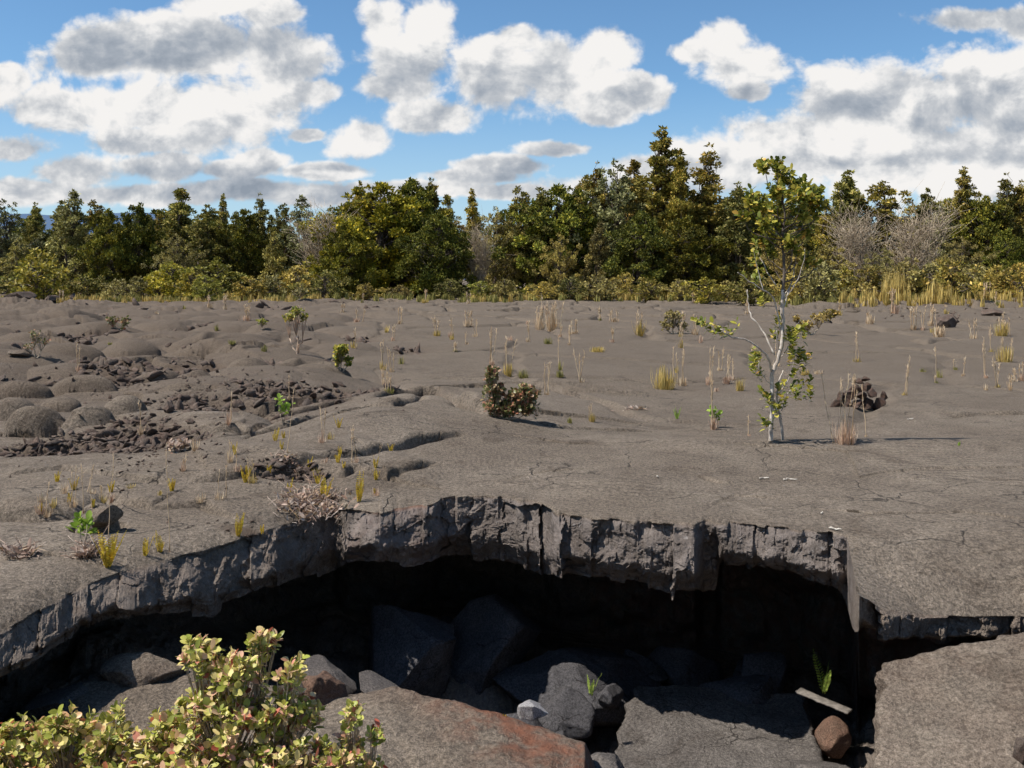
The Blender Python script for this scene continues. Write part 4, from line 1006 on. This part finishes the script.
for i in range(44):
    px = rg.uniform(40, 395); py = 486-(px-180)*.14+rg.gauss(0, 9) if i % 2 else rg.uniform(425, 535)
    if py > 500+(395-px)*.08 or py < 405: py = rg.uniform(440, 500)
    if i % 3: grass('grass_tuft', 'small dry tuft, one of the many rooted along the left hand cracks', px, py, rg.uniform(5, 13), rg.uniform(6, 16), rg.choice(['straw', 'straw_gold', 'straw_pink']), 1100+i, n=16, stems=rg.choice([0, 0, 1, 2]), stem_h=rg.uniform(18, 45), group='small dry tufts along the left hand cracks')
    else: fern('tiny yellow fern, one of the many rooted along the left hand cracks', px, py, rg.uniform(7, 15), 5, 'fern', 1200+i, group='tiny ferns along the left hand cracks')
fern('green fern in deep shade hanging beside the grey plank', 0, 0, 46, 5, 'fern_cave', 730, px2w(824, 692, 7.1), 'ferns in the pit', .0067, up=.9)
fern('small pale green fern growing in the middle of the pit floor', 0, 0, 20, 6, 'fern_cave', 731, px2w(591, 694, 6.95), 'ferns in the pit', .007)
fern('small yellow fern at the left end of the pale grey block', 0, 0, 8, 6, 'fern', 732, px2w(505, 722, 5.35), 'ferns in the pit', .0053)

# ---- leafy shrubs: stems ending in rosettes of rounded leaves
def rosettes(lb, tips, dirs, n, L, r, spread=.9):
    for c, d in zip(tips, dirs):
        m = int(n*r.uniform(.7, 1.3)); a = np.arange(m)*2.4+r.uniform(0, 6)
        d = d/np.linalg.norm(d); s = np.cross(d, (.3, .9, .1)); s /= np.linalg.norm(s); q = np.cross(d, s)
        rad = np.cos(a)[:, None]*s+np.sin(a)[:, None]*q
        lift = np.linspace(1.3, .15, m)[:, None]
        dd = unit(rad*spread+d*lift+r.normal(size=(m, 3))*.22)
        off = -d*np.linspace(0, L*1.5, m)[:, None]
        lb.leaves(c+off+rad*L*.08, dd, d+rad*-.3+r.normal(size=(m, 3))*.25, L*r.uniform(.45, 1.2, m), L*.74*r.uniform(.6, 1.2, m), 'oval')
def shrub(name, label, base, blobs, ntips, leafn, L, mat, bark, seed, stem_r=.008, cat='shrub', group=None, fill=.7):
    """base point; blobs: (dx,dy,dz,rx,ry,rz) crown lobes relative to it"""
    r = np.random.default_rng(seed); root = empty(name, base); sb = MB(); lb = MB()
    w = np.array([b[3]*b[5] for b in blobs]); w = w/w.sum()
    for b, ww in zip(blobs, w):
        c = np.array(b[:3]); rr = np.array(b[3:])
        hub = c*np.array([.8, .8, .45]); hub[2] -= rr[2]*.25
        sb.tube(bez((r.normal()*.02, r.normal()*.02, -.03), hub, 6, 0, .05, r), np.linspace(stem_r*1.5, stem_r, 6), 6)
        n = max(3, int(ntips*ww)); v = unit(r.normal(size=(n, 3))); v[:, 2] = np.where(r.random(n) < .75, np.abs(v[:, 2]), v[:, 2])
        T = c+v*rr*(r.uniform(0, 1, (n, 1))**(1-fill))
        D = unit(v*rr/rr.max()*.8+np.array([0, 0, .8])+r.normal(size=(n, 3))*.3)
        for t, d in zip(T, D):
            k = hub+(t-hub)*.5+r.normal(size=3)*.03*rr.mean()-np.array([0, 0, .1*rr[2]])
            t_ = np.linspace(0, 1, 6)[:, None]; P = (1-t_)**2*hub+2*t_*(1-t_)*k+t_**2*t
            sb.tube(P, np.linspace(stem_r*.55, stem_r*.25, 6), 4)
        rosettes(lb, T, D, leafn, L, r)
    sb.build('stems', M[bark], root, True); lb.build('leaves', M[mat], root, True)
    return tag(root, label, cat, group)

# the big one at the lower left corner: leafy shrubs in front of the shelf
Yf = 4.55
def blob_px(base, px, py, dY, rx, ry, rz):
    x, y, z = px2w(px, py, Yf+dY); return (x-base[0], y-base[1], z-base[2], rx, ry, rz)
b1 = px2w(235, 800, Yf)
shrub('leafy_shrub', 'tallest shrub at lower left, with yellow and pink leaves, in front of the pit', b1,
      [blob_px(b1, *q) for q in ((200, 655, 0, .10, .1, .10), (262, 645, .05, .08, .08, .09), (232, 675, 0, .17, .15, .13), (292, 672, 0, .07, .08, .09), (225, 720, -.05, .24, .2, .16), (285, 720, 0, .17, .16, .14), (195, 765, -.1, .26, .2, .14), (285, 768, -.1, .26, .2, .14), (165, 735, 0, .13, .15, .10))],
      440, 10, .042, 'leaf_shrub', 'twig', 40, .007, group='leafy shrubs at the lower left corner')
b2 = px2w(70, 815, Yf-.1)
shrub('leafy_shrub', 'greener low shrub in the lower left corner of the picture', b2,
      [blob_px(b2, *q) for q in ((20, 745, 0, .16, .15, .12), (65, 735, 0, .15, .15, .12), (105, 745, 0, .15, .15, .13), (120, 710, .05, .05, .06, .05), (40, 775, -.05, .28, .2, .12), (120, 775, -.05, .2, .2, .12), (-30, 760, 0, .2, .2, .14))],
      280, 10, .041, 'leaf_shrub_g', 'twig', 41, .007, group='leafy shrubs at the lower left corner')
b3 = px2w(350, 810, Yf)
shrub('leafy_shrub', 'small sprig of green and orange leaves right of the tall lower left shrub', b3,
      [blob_px(b3, *q) for q in ((352, 715, 0, .06, .06, .07), (378, 738, 0, .05, .06, .05), (345, 755, 0, .13, .12, .10), (372, 768, 0, .10, .1, .06))],
      70, 10, .038, 'leaf_shrub', 'twig', 42, .006, group='leafy shrubs at the lower left corner')

def gshrub(label, px, py, blobs, tips, leafn, Lpx, mat, seed, bark='twig', stem=None, name='small_shrub', group='small shrubs on the lava'):
    p = ground_at(px, py); k = p.y/F
    bl = [((bx-px)*k, r_*.0+dy*k, (py-by)*k, rx*k, rx*k, rz*k) for bx, by, rx, rz, dy, r_ in [(*q, 0, 0) for q in blobs]]
    return shrub(name, label, p, bl, tips, leafn, Lpx*k, mat, bark, seed, stem or k*.5, 'shrub', group)
gshrub('dense little shrub with upright green spire and bronze side at the open crack', 503, 418, [(492, 376, 9, 10), (494, 392, 11, 10), (496, 407, 12, 10), (513, 400, 10, 10), (526, 394, 13, 10), (528, 408, 12, 8), (510, 410, 14, 7)], 330, 9, 4.2, 'leaf_red', 50)
gshrub('small green shrub with a round head at the left of the plain', 341, 372, [(341, 352, 9, 6), (338, 360, 5, 4), (348, 362, 4, 3)], 60, 8, 4, 'leaf_ohia', 51)
gshrub('straggly bare shrub with few leaves at the far left', 37, 358, [(33, 336, 9, 5), (42, 342, 7, 5), (30, 348, 6, 4)], 36, 5, 3, 'leaf_red', 52)
gshrub('little leafy shrub among the far left lobes', 120, 330, [(112, 320, 7, 4), (124, 322, 5, 5)], 34, 7, 3, 'leaf_red', 53)
gshrub('thin shrub in the distance at left with a low crown', 262, 330, [(262, 323, 5, 4)], 16, 6, 2.6, 'leaf_ohia', 54)
gshrub('pale stemmed sapling with a loose green head at left of the plain', 297, 354, [(296, 312, 10, 5), (304, 318, 5, 4), (288, 318, 5, 4)], 46, 7, 3.2, 'leaf_ohia', 55, 'straw_pink')
gshrub('grey brown twiggy bush in the middle distance', 673, 334, [(673, 318, 11, 8), (667, 325, 8, 5), (682, 326, 6, 5)], 110, 6, 2.6, 'leaf_brown', 56)
gshrub('leafy sprout with pale green leaves above the long crack', 282, 425, [(280, 402, 4, 4), (286, 408, 3, 3)], 9, 5, 6, 'fern_green', 57)
gshrub('bright green sprout on dry pinkish litter at left of the yellow fern', 84, 545, [(80, 521, 5, 3), (88, 524, 4, 3)], 9, 6, 9, 'fern_green', 58)
gshrub('green leafy base of the tall stems left of the sapling', 715, 428, [(713, 411, 4, 3), (717, 414, 4, 3)], 10, 5, 5, 'fern_green', 59)
gshrub('brown leaved bush behind the sapling at its right', 812, 335, [(806, 325, 8, 5), (820, 318, 9, 5), (798, 320, 5, 5)], 70, 6, 3, 'leaf_brown', 60)
gshrub('small dry red plant in the rubble gully', 176, 452, [(174, 445, 10, 4), (182, 443, 6, 5)], 40, 6, 4.5, 'litter', 61)
gshrub('small bush at the far edge of the plain at left', 300, 300, [(300, 292, 9, 5)], 40, 6, 2.6, 'leaf_brown', 62)
gshrub('dark low bush right of the sapling near the forest', 830, 322, [(830, 314, 9, 4)], 40, 6, 2.8, 'leaf_olive', 63)

# ---- dry litter mats
def litter(label, px, py, w, h, n, seed, L=.05):
    p = ground_at(px, py); k = p.y/F; r = np.random.default_rng(seed); b = MB()
    for i in range(n):
        x = p.x+r.normal()*w*k*.35; y = p.y+r.normal()*h*k*2.6; z = gz(x, y)
        q = np.array([x, y, z+.005]); a = r.uniform(0, 6.28); Ln = L*r.uniform(.5, 1.8)
        e = q+np.array([math.cos(a)*Ln, math.sin(a)*Ln, abs(r.normal())*Ln*.55])
        if i % 2: b.tube(bez(q, e, 4, .1, .08, r), np.linspace(.004, .002, 4), 3)
        else: b.leaves(q[None]+[[0, 0, .02]], (e-q)[None], r.normal(size=(1, 3)), Ln*.7, .022, 'oval')
    return b
def litter_thing(name, label, cat, *a, mat='litter'):
    o = litter(label, *a).build(name, M[mat]); return tag(o, label, cat)
litter_thing('dead_shrub', 'collapsed dead shrub of bleached twigs and dry leaves above the rim', 'dead shrub', 312, 506, 40, 7, 700, 1, .062)
litter_thing('dry_litter', 'dry pinkish stalks below the bright green sprout', 'litter', 90, 556, 16, 2.0, 110, 2, .08)
litter_thing('dry_litter', 'dry orange leaves at the long crack beside the tall stem', 'litter', 290, 466, 22, 1.2, 70, 3)
litter_thing('dry_litter', 'pale litter patch at the far left near the rim', 'litter', 18, 555, 30, 2, 90, 4, .06)
litter_thing('dry_litter', 'dry grass bits lying on the crust right of the thin crack', 'litter', 636, 410, 26, 1.0, 46, 5, .06)

# fallen white twigs
def twig(label, px, py, Lpx, ang, seed):
    p = ground_at(px, py); k = p.y/F; r = np.random.default_rng(seed); b = MB(); L = Lpx*k*.75
    d = np.array([math.cos(ang)*L, math.sin(ang)*L*1.2, 0]); q = np.array([0, 0, .014])
    b.tube(bez(q-d*.5, q+d*.5, 6, 0, .05, r), np.linspace(.008, .003, 6), 5)
    b.tube(bez(q+d*.0, q+d*.42+np.array([0, -.45*L, .01]), 4, 0, .05, r), np.linspace(.006, .003, 4), 5)
    o = b.build('fallen_twig', M['twig_white'], None, True); o.location = p; return tag(o, label, 'twig', 'bleached twigs on the crust')
twig('forked white twig lying on the crust below the sapling', 764, 480, 14, .3, 1)
twig('thin pale twig right of the forked white one', 790, 481, 18, .05, 2)
twig('white chip of wood left of the forked twig', 657, 478, 6, 1.4, 3)
twig('small pale twig near the right end of the broken rim', 835, 531, 14, -.5, 4)
twig('short white chip on the crust above the rim at right', 822, 515, 5, .9, 5)
twig('pale twig far right by the edge of the frame', 910, 420, 8, .2, 6)
# the plank in the pit
def plank():
    a, b_ = np.array(px2w(798, 690, 7.2)), np.array(px2w(850, 712, 6.95)); d = b_-a; L = np.linalg.norm(d); d /= L
    s = np.cross(d, (0, 0, 1)); s /= np.linalg.norm(s); n = np.cross(s, d); m = MB(); r = np.random.default_rng(1)
    K = 24; V = []
    for i in range(K):
        for (p, q) in ((-1, -.3), (-.4, -.36), (.4, -.36), (1, -.3), (1, .3), (.4, .35), (-.4, .33), (-1, .3)):
            V.append(a+d*L*i/(K-1)+s*p*.045*(1+.12*r.normal()*.5)+n*q*.02*(1+.2*r.normal()*.4))
    i = np.arange(K-1)[:, None]*8; j = np.arange(8)[None]; k = (j+1) % 8
    m.add(V, [np.stack([i+j, i+8+j, i+8+k, i+k], -1).reshape(-1, 4), np.arange(8)[None], (np.arange(8)+(K-1)*8)[None, ::-1]])
    tag(m.build('driftwood_plank', M['plank']), 'weathered grey plank lying in the shaded pit at right', 'plank')
plank()

# ---- the near sapling
def sapling():
    base = ground_at(771, 441); k = base.y/F; D0 = base.y
    root = empty('sapling_tree', base); r = np.random.default_rng(99)
    def P(px, py, dy=0.0): return np.array([(px-771)*k, dy, (441-py)*k])
    W, Dk, lb = MB(), MB(), MB(); tips = []; dirs = []; tips2 = []; dirs2 = []
    def limb(b, pts, r0, r1, sides=8):
        Q = np.array(pts); n = len(Q); T = np.linspace(0, n-1, (n-1)*4+1); out = []
        for t in T:                                      # catmull-rom through the traced joints
            i = min(int(t), n-2); f = t-i; p0, p1, p2, p3 = Q[max(i-1, 0)], Q[i], Q[i+1], Q[min(i+2, n-1)]
            out.append(.5*((2*p1)+(-p0+p2)*f+(2*p0-5*p1+4*p2-p3)*f*f+(-p0+3*p1-3*p2+p3)*f**3))
        out = np.array(out); out[1:-1] += r.normal(size=(len(out)-2, 3))*.004
        b.tube(out, np.linspace(r0*k*.50, r1*k*.5, len(out)), sides); return out
    # two pale trunks
    t1 = limb(W, [P(770, 445), P(771, 425), P(772, 400), P(772, 378), P(777, 362), P(782, 345), P(783, 325), P(782, 305), P(783, 290)], 4.2, 3.4)
    t2 = limb(W, [P(784, 445, .05), P(783, 425, .06), P(779, 405, .05), P(780, 385, .08), P(787, 372, .15)], 3.0, 1.2)
    limb(W, [P(783, 420, .06), P(776, 410, 0), P(773, 398, -.05)], 1.6, 1.0)
    up = limb(Dk, [P(783, 292), P(784, 270), P(783, 250), P(783, 232), P(785, 215), P(782, 195), P(779, 178)], 3.3, 1.1)
    def tip(px, py, dy, big=1, n=1, to=None):
        (tips if to is None else to).append(P(px, py, dy)); (dirs if to is None else dirs2).append(unit(np.array([(px-783)*.012, dy*.8, 1.])))
    # left lower branch with leaves at its end
    limb(W, [P(772, 372), P(765, 357, -.1), P(752, 345, -.2), P(738, 338, -.25), P(724, 335, -.3), P(714, 328, -.3)], 2.4, 1.0)
    for q in [(708, 322), (699, 323), (714, 330), (721, 327), (704, 328), (696, 320), (690, 318), (726, 320)]: tip(q[0], q[1], -.3+r.normal()*.05)
    limb(W, [P(775, 355), P(764, 330, .1), P(755, 318, .15), P(753, 305, .2), P(752, 290, .2)], 1.9, .9)
    limb(W, [P(780, 330), P(772, 300, -.1), P(757, 290, -.25), P(742, 281, -.3), P(730, 273, -.35)], 1.7, .7)
    limb(W, [P(757, 290, -.25), P(752, 270, -.25), P(746, 250, -.3)], 1.0, .4)
    limb(W, [P(783, 310), P(798, 280, .2), P(803, 265, .3), P(812, 262, .4)], 1.3, .5)
    limb(W, [P(783, 300), P(790, 285, -.2), P(797, 262, -.25), P(796, 250, -.3)], 1.2, .4)
    limb(W, [P(776, 285), P(770, 268, .2), P(764, 250, .3)], 1.1, .4)
    limb(W, [P(784, 300, 0), P(800, 340, .0), P(806, 325, .1)][0:1]+[P(790, 290, .1), P(805, 282, .25)], 1.0, .4)
    limb(W, [P(778, 360), P(790, 350, .1), P(800, 332, .2), P(806, 322, .25)], 1.3, .5)
    limb(W, [P(780, 395, .08), P(792, 382, .15), P(800, 360, .2)], 1.2, .5)
    limb(W, [P(783, 412, .06), P(790, 396, .1), P(798, 388, .15), P(806, 383, .2)], 1.1, .5)
    limb(W, [P(772, 385), P(763, 378, -.1), P(756, 368, -.15), P(755, 360, -.15)], 1.0, .5)
    limb(W, [P(779, 350), P(775, 340, -.1), P(774, 330, -.1)], 1.0, .5)
    for q, n in {(756, 360): 5, (757, 370): 4, (795, 330): 7, (788, 340): 5, (782, 318): 3, (800, 355): 5, (803, 350): 4, (768, 393): 3, (768, 398): 2, (797, 385): 4, (806, 385): 5, (787, 383): 3, (766, 422): 3, (790, 335): 4, (760, 345): 2, (776, 330): 2, (800, 372): 2, (775, 411): 1, (784, 400): 2, (755, 267): 3, (754, 255): 4, (756, 275): 3, (764, 300): 2}.items():
        for _ in range(n): tip(q[0]+r.normal()*4.5, q[1]+r.normal()*4, r.normal()*.12)
    # upper dark limbs and leafy crown
    heads = [(765, 165, 0, 13, 8), (783, 172, .1, 16, 10), (774, 163, -.1, 8, 6), (800, 180, .1, 14, 9), (812, 195, .1, 13, 12), (795, 195, -.2, 16, 10), (770, 190, -.2, 13, 10), (762, 205, 0, 13, 9), (780, 205, .2, 14, 10), (802, 212, -.1, 14, 8), (760, 222, -.2, 11, 7), (786, 222, .2, 14, 8), (808, 228, .1, 11, 6), (765, 238, .1, 10, 6), (790, 240, -.1, 10, 6), (822, 188, .2, 8, 6), (826, 200, .1, 6, 6), (748, 200, -.1, 7, 6), (745, 215, .1, 6, 5), (817, 205, 0, 9, 9), (754, 192, .1, 8, 6), (800, 248, .1, 7, 5), (815, 256, .25, 8, 4), (825, 262, .3, 8, 3), (775, 250, .1, 6, 4)]
    for hx, hy, dy, rx, rz in heads:
        ty = min(285, hy+26+r.uniform(0, 14)); i0 = np.argmin(np.abs((441-ty)*k-up[:, 2]))
        limb(Dk, [up[i0], (up[i0]+P(hx, hy+rz, dy))/2+np.array([(hx-783)*k*.25, dy*.3, -.02]), P(hx, hy+rz*.4, dy)], 1.5, .5, 6)
        m = int(rx*rz*.085)+3
        for _ in range(m):
            v = unit(r.normal(size=3)); a = r.uniform(.3, 1)
            tips2.append(P(hx+v[0]*rx*a, hy-v[2]*rz*a, dy+v[1]*rx*k*a)); dirs2.append(unit(v*.7+np.array([0, 0, .8])))
            limb(Dk, [P(hx, hy+rz*.4, dy), (P(hx, hy, dy)+tips2[-1])/2, tips2[-1]], .6, .3, 4)
    rosettes(lb, tips, dirs, 9, .062, r)
    rosettes(lb, tips2, dirs2, 9, .066, r)
    W.build('trunk', M['bark_pale'], root, True); Dk.build('branches', M['bark_dark'], root, True); lb.build('leaves', M['leaf_ohia'], root, True)
    tag(root, 'slender pale trunked sapling with leafy top standing alone on the lava', 'tree')
sapling()

# ------------------------------------------------------------------ sky, sun, camera
SUN = Vector((-.54, -.13, .84)).normalized()
sun = bpy.data.lights.new('sun', 'SUN'); sun.energy = 5.0; sun.angle = R(.53); sun.color = (1, .955, .89)
so = bpy.data.objects.new('sun', sun); COL.objects.link(so); so.rotation_euler = SUN.to_track_quat('Z', 'Y').to_euler(); so.location = SUN*50

def world():
    w = bpy.data.worlds.new('World'); scene.world = w; w.use_nodes = True; t = w.node_tree; t.nodes.clear(); n = N(t)
    out = n.add('ShaderNodeOutputWorld'); bg = n.add('ShaderNodeBackground'); n.link(bg.outputs[0], out.inputs[0])
    sk = n.add('ShaderNodeTexSky', sky_type='NISHITA'); sk.sun_disc = False
    el = math.asin(SUN.z); sk.sun_elevation = el; sk.sun_rotation = math.atan2(SUN.x, SUN.y)
    sk.altitude = 1200; sk.air_density = 1.0; sk.dust_density = .6; sk.ozone_density = 1.6
    co = n.add('ShaderNodeTexCoord').outputs['Generated']
    sp = n.add('ShaderNodeSeparateXYZ'); n.link(co, sp.inputs[0])
    yy = n.math('MAXIMUM', n.math('ABSOLUTE', sp.outputs[1]), .12)
    u = n.math('DIVIDE', sp.outputs[0], yy); v = n.math('DIVIDE', sp.outputs[2], yy)
    cb = n.add('ShaderNodeCombineXYZ'); n.link(u, cb.inputs[0]); n.link(v, cb.inputs[1]); P = cb.outputs[0]   # plane of directions ahead
    CL = [(95, 58, 62, 30), (190, 48, 104, 32), (275, 58, 54, 44), (95, 108, 80, 28), (200, 108, 120, 36), (270, 14, 34, 16), (218, 2, 40, 14), (130, 140, 50, 14), (5, 78, 24, 16), (300, 92, 40, 14),
          (385, 25, 28, 34), (425, 30, 30, 36), (405, 60, 48, 36), (400, 85, 44, 20), (360, 137, 34, 21), (430, 117, 52, 20), (500, 78, 52, 38), (520, 38, 22, 16), (560, 75, 66, 40), (608, 48, 34, 28), (628, 90, 34, 22), (605, 112, 30, 15), (495, 50, 22, 14),
          (725, 40, 34, 26), (748, 62, 46, 24), (700, 50, 32, 14), (748, 90, 20, 12), (308, 135, 20, 7),
          (845, 100, 52, 36), (900, 110, 80, 44), (985, 90, 75, 52), (1030, 80, 60, 50), (985, 20, 70, 16), (1040, 30, 60, 24), (820, 148, 120, 40), (730, 160, 90, 26), (940, 160, 140, 50), (660, 168, 70, 18), (620, 190, 90, 18), (1060, 150, 100, 60),
          (10, 150, 50, 16), (70, 172, 50, 20), (160, 168, 38, 14), (20, 190, 75, 16), (150, 195, 92, 12), (265, 162, 25, 12), (250, 190, 75, 12), (320, 172, 50, 9), (340, 196, 92, 11), (235, 170, 30, 9), (420, 188, 75, 9), (500, 165, 50, 10), (560, 150, 38, 9), (470, 176, 50, 8), (520, 192, 58, 8),
          (-120, 90, 110, 60), (-260, 60, 90, 40), (1200, 120, 120, 50), (1350, 60, 120, 40), (-150, 180, 160, 30), (1300, 190, 200, 24), (300, -160, 180, 60), (800, -200, 200, 70), (100, -350, 220, 90), (-300, -150, 150, 70), (1300, -200, 220, 90)]
    GR = [(190, 55, 90, 22), (95, 55, 45, 22), (285, 60, 45, 30), (170, 146, 90, 10), (400, 84, 55, 14), (560, 105, 90, 12), (640, 92, 30, 14), (850, 105, 45, 24), (745, 90, 40, 9), (1000, 105, 50, 22), (30, 185, 110, 24), (160, 188, 100, 18), (260, 195, 120, 18), (985, 24, 70, 14), (308, 135, 26, 10), (520, 170, 80, 12), (400, 165, 60, 10), (700, 190, 100, 14)]
    WH = [(150, 95, 130, 22), (272, 15, 26, 12), (225, 3, 30, 10), (235, 62, 30, 14), (405, 25, 50, 24), (345, 130, 24, 12), (600, 60, 30, 24), (500, 55, 40, 14), (740, 45, 40, 20), (840, 78, 50, 14), (720, 145, 90, 14), (870, 140, 60, 22), (960, 50, 90, 20), (310, 176, 50, 5), (600, 108, 20, 8), (285, 158, 16, 9), (920, 180, 120, 20)]
    def field(Pv, lst, k=.06):
        acc = None
        for (px, py, rx, ry) in lst:
            cx, cy = (px-CX)/F, (HY-py)/F; ix, iy = F/rx, F/ry
            m = n.add('ShaderNodeVectorMath', operation='MULTIPLY_ADD'); n.link(Pv, m.inputs[0]); m.inputs[1].default_value = (ix, iy, 0); m.inputs[2].default_value = (-cx*ix, -cy*iy, 0)
            L = n.add('ShaderNodeVectorMath', operation='LENGTH'); n.link(m.outputs[0], L.inputs[0]); d = L.outputs['Value']
            acc = d if acc is None else n.math('SMOOTH_MIN', acc, d, k)
        return acc
    # billow noise, finer and flatter near the horizon
    def nz(Pv, sc, det, ro, z):
        m = n.add('ShaderNodeVectorMath', operation='MULTIPLY_ADD'); n.link(Pv, m.inputs[0]); m.inputs[1].default_value = (1, 1.35, 1); m.inputs[2].default_value = (0, 0, z)
        return n.noise(m.outputs[0], sc, det, ro, .25)
    def bil(Pv):
        wn = n.add('ShaderNodeTexNoise'); n.link(Pv, wn.inputs['Vector']); wn.inputs['Scale'].default_value = 20; wn.inputs['Detail'].default_value = 3
        wm = n.add('ShaderNodeVectorMath', operation='MULTIPLY_ADD'); n.link(wn.outputs['Color'], wm.inputs[0]); wm.inputs[1].default_value = (.03, .03, 0); n.link(Pv, wm.inputs[2])
        v_ = n.add('ShaderNodeTexVoronoi', feature='F1'); n.link(wm.outputs[0], v_.inputs['Vector']); v_.inputs['Scale'].default_value = 26; v_.inputs['Detail'].default_value = 3.5; v_.inputs['Roughness'].default_value = .6
        try: v_.normalize = True
        except Exception: pass
        return n.math('MULTIPLY', n.math('SUBTRACT', .36, v_.outputs['Distance']), 1.5)
    NZ0 = nz(P, 10, 7, .58, .3); BI0 = bil(P)
    def dens(Pv):
        f = n.math('SUBTRACT', 1.0, field(Pv, CL, .25))
        a = n.math('MULTIPLY', n.math('SUBTRACT', NZ0, .5), 2.0)
        return n.math('ADD', n.math('ADD', n.math('MINIMUM', f, .62), a), BI0)
    D0 = dens(P)
    off = n.add('ShaderNodeVectorMath', operation='ADD'); n.link(P, off.inputs[0]); off.inputs[1].default_value = (-.008, .014, 0)
    # light from the upper left: denser toward the sun means shade
    a0 = n.math('ADD', NZ0, n.math('MULTIPLY', BI0, .30)); a1 = n.math('ADD', nz(off.outputs[0], 10, 7, .58, .3), n.math('MULTIPLY', bil(off.outputs[0]), .30))
    slope = n.math('MULTIPLY', n.math('SUBTRACT', a0, a1), 2.7)
    alpha = n.mr(D0, -.10, .32, 0, 1)
    g = n.mr(n.math('ADD', field(P, GR, .3), n.math('MULTIPLY', n.math('SUBTRACT', nz(P, 9, 4, .6, 4.), .5), 1.6)), .55, 1.45, 1, 0)
    wv = n.mr(n.math('ADD', field(P, WH, .3), n.math('MULTIPLY', n.math('SUBTRACT', nz(P, 12, 4, .6, 9.), .5), 1.6)), .5, 1.5, 1, 0)
    lum = n.math('ADD', n.math('ADD', .74, slope), n.math('ADD', n.math('MULTIPLY', wv, .36), n.math('MULTIPLY', g, -.20)))
    lum = n.math('ADD', lum, n.math('MULTIPLY', n.mr(D0, .0, .7, .10, -.08), 1))
    ccol = n.ramp(lum, [(0, (.30, .35, .42)), (.3, (.41, .455, .52)), (.6, (.60, .625, .66)), (.85, (.86, .86, .86)), (1, (.98, .96, .94))])
    sc = n.add('ShaderNodeVectorMath', operation='SCALE'); n.link(ccol, sc.inputs[0]); sc.inputs[3].default_value = CLOUD
    skc = n.add('ShaderNodeVectorMath', operation='MULTIPLY'); n.link(sk.outputs[0], skc.inputs[0]); skc.inputs[1].default_value = SKYTINT
    # thin whitish veil low over the horizon
    veil = n.mr(sp.outputs[2], .02, .20, .45, 0)
    base = n.mix(veil, skc.outputs[0], c4(.60*CLOUD, .70*CLOUD, .82*CLOUD))
    n.link(n.mix(alpha, base, sc.outputs[0]), bg.inputs[0]); bg.inputs[1].default_value = .10
    try: w.cycles.sampling_method = 'MANUAL'; w.cycles.sample_map_resolution = 512
    except Exception: pass
CLOUD = 6.6; SKYTINT = (.66, .87, .97)
world()

cam = bpy.data.cameras.new('camera'); co_ = bpy.data.objects.new('camera', cam); COL.objects.link(co_)
co_.location = (0, 0, CAMZ); co_.rotation_euler = (R(90), 0, 0)
cam.sensor_width = 36; cam.lens = F/1024*36; cam.shift_y = -(384-HY)/1024; cam.clip_end = 30000; cam.clip_start = .05
scene.camera = co_
scene.view_settings.view_transform = 'Standard'; scene.view_settings.look = 'None'; scene.view_settings.exposure = 0.5; scene.view_settings.gamma = 1
scene.render.engine = 'CYCLES'; scene.cycles.max_bounces = 4; scene.cycles.diffuse_bounces = 3; scene.cycles.use_adaptive_sampling = True; scene.cycles.adaptive_threshold = .03; scene.cycles.caustics_reflective = False; scene.cycles.caustics_refractive = False; scene.cycles.use_denoising = True
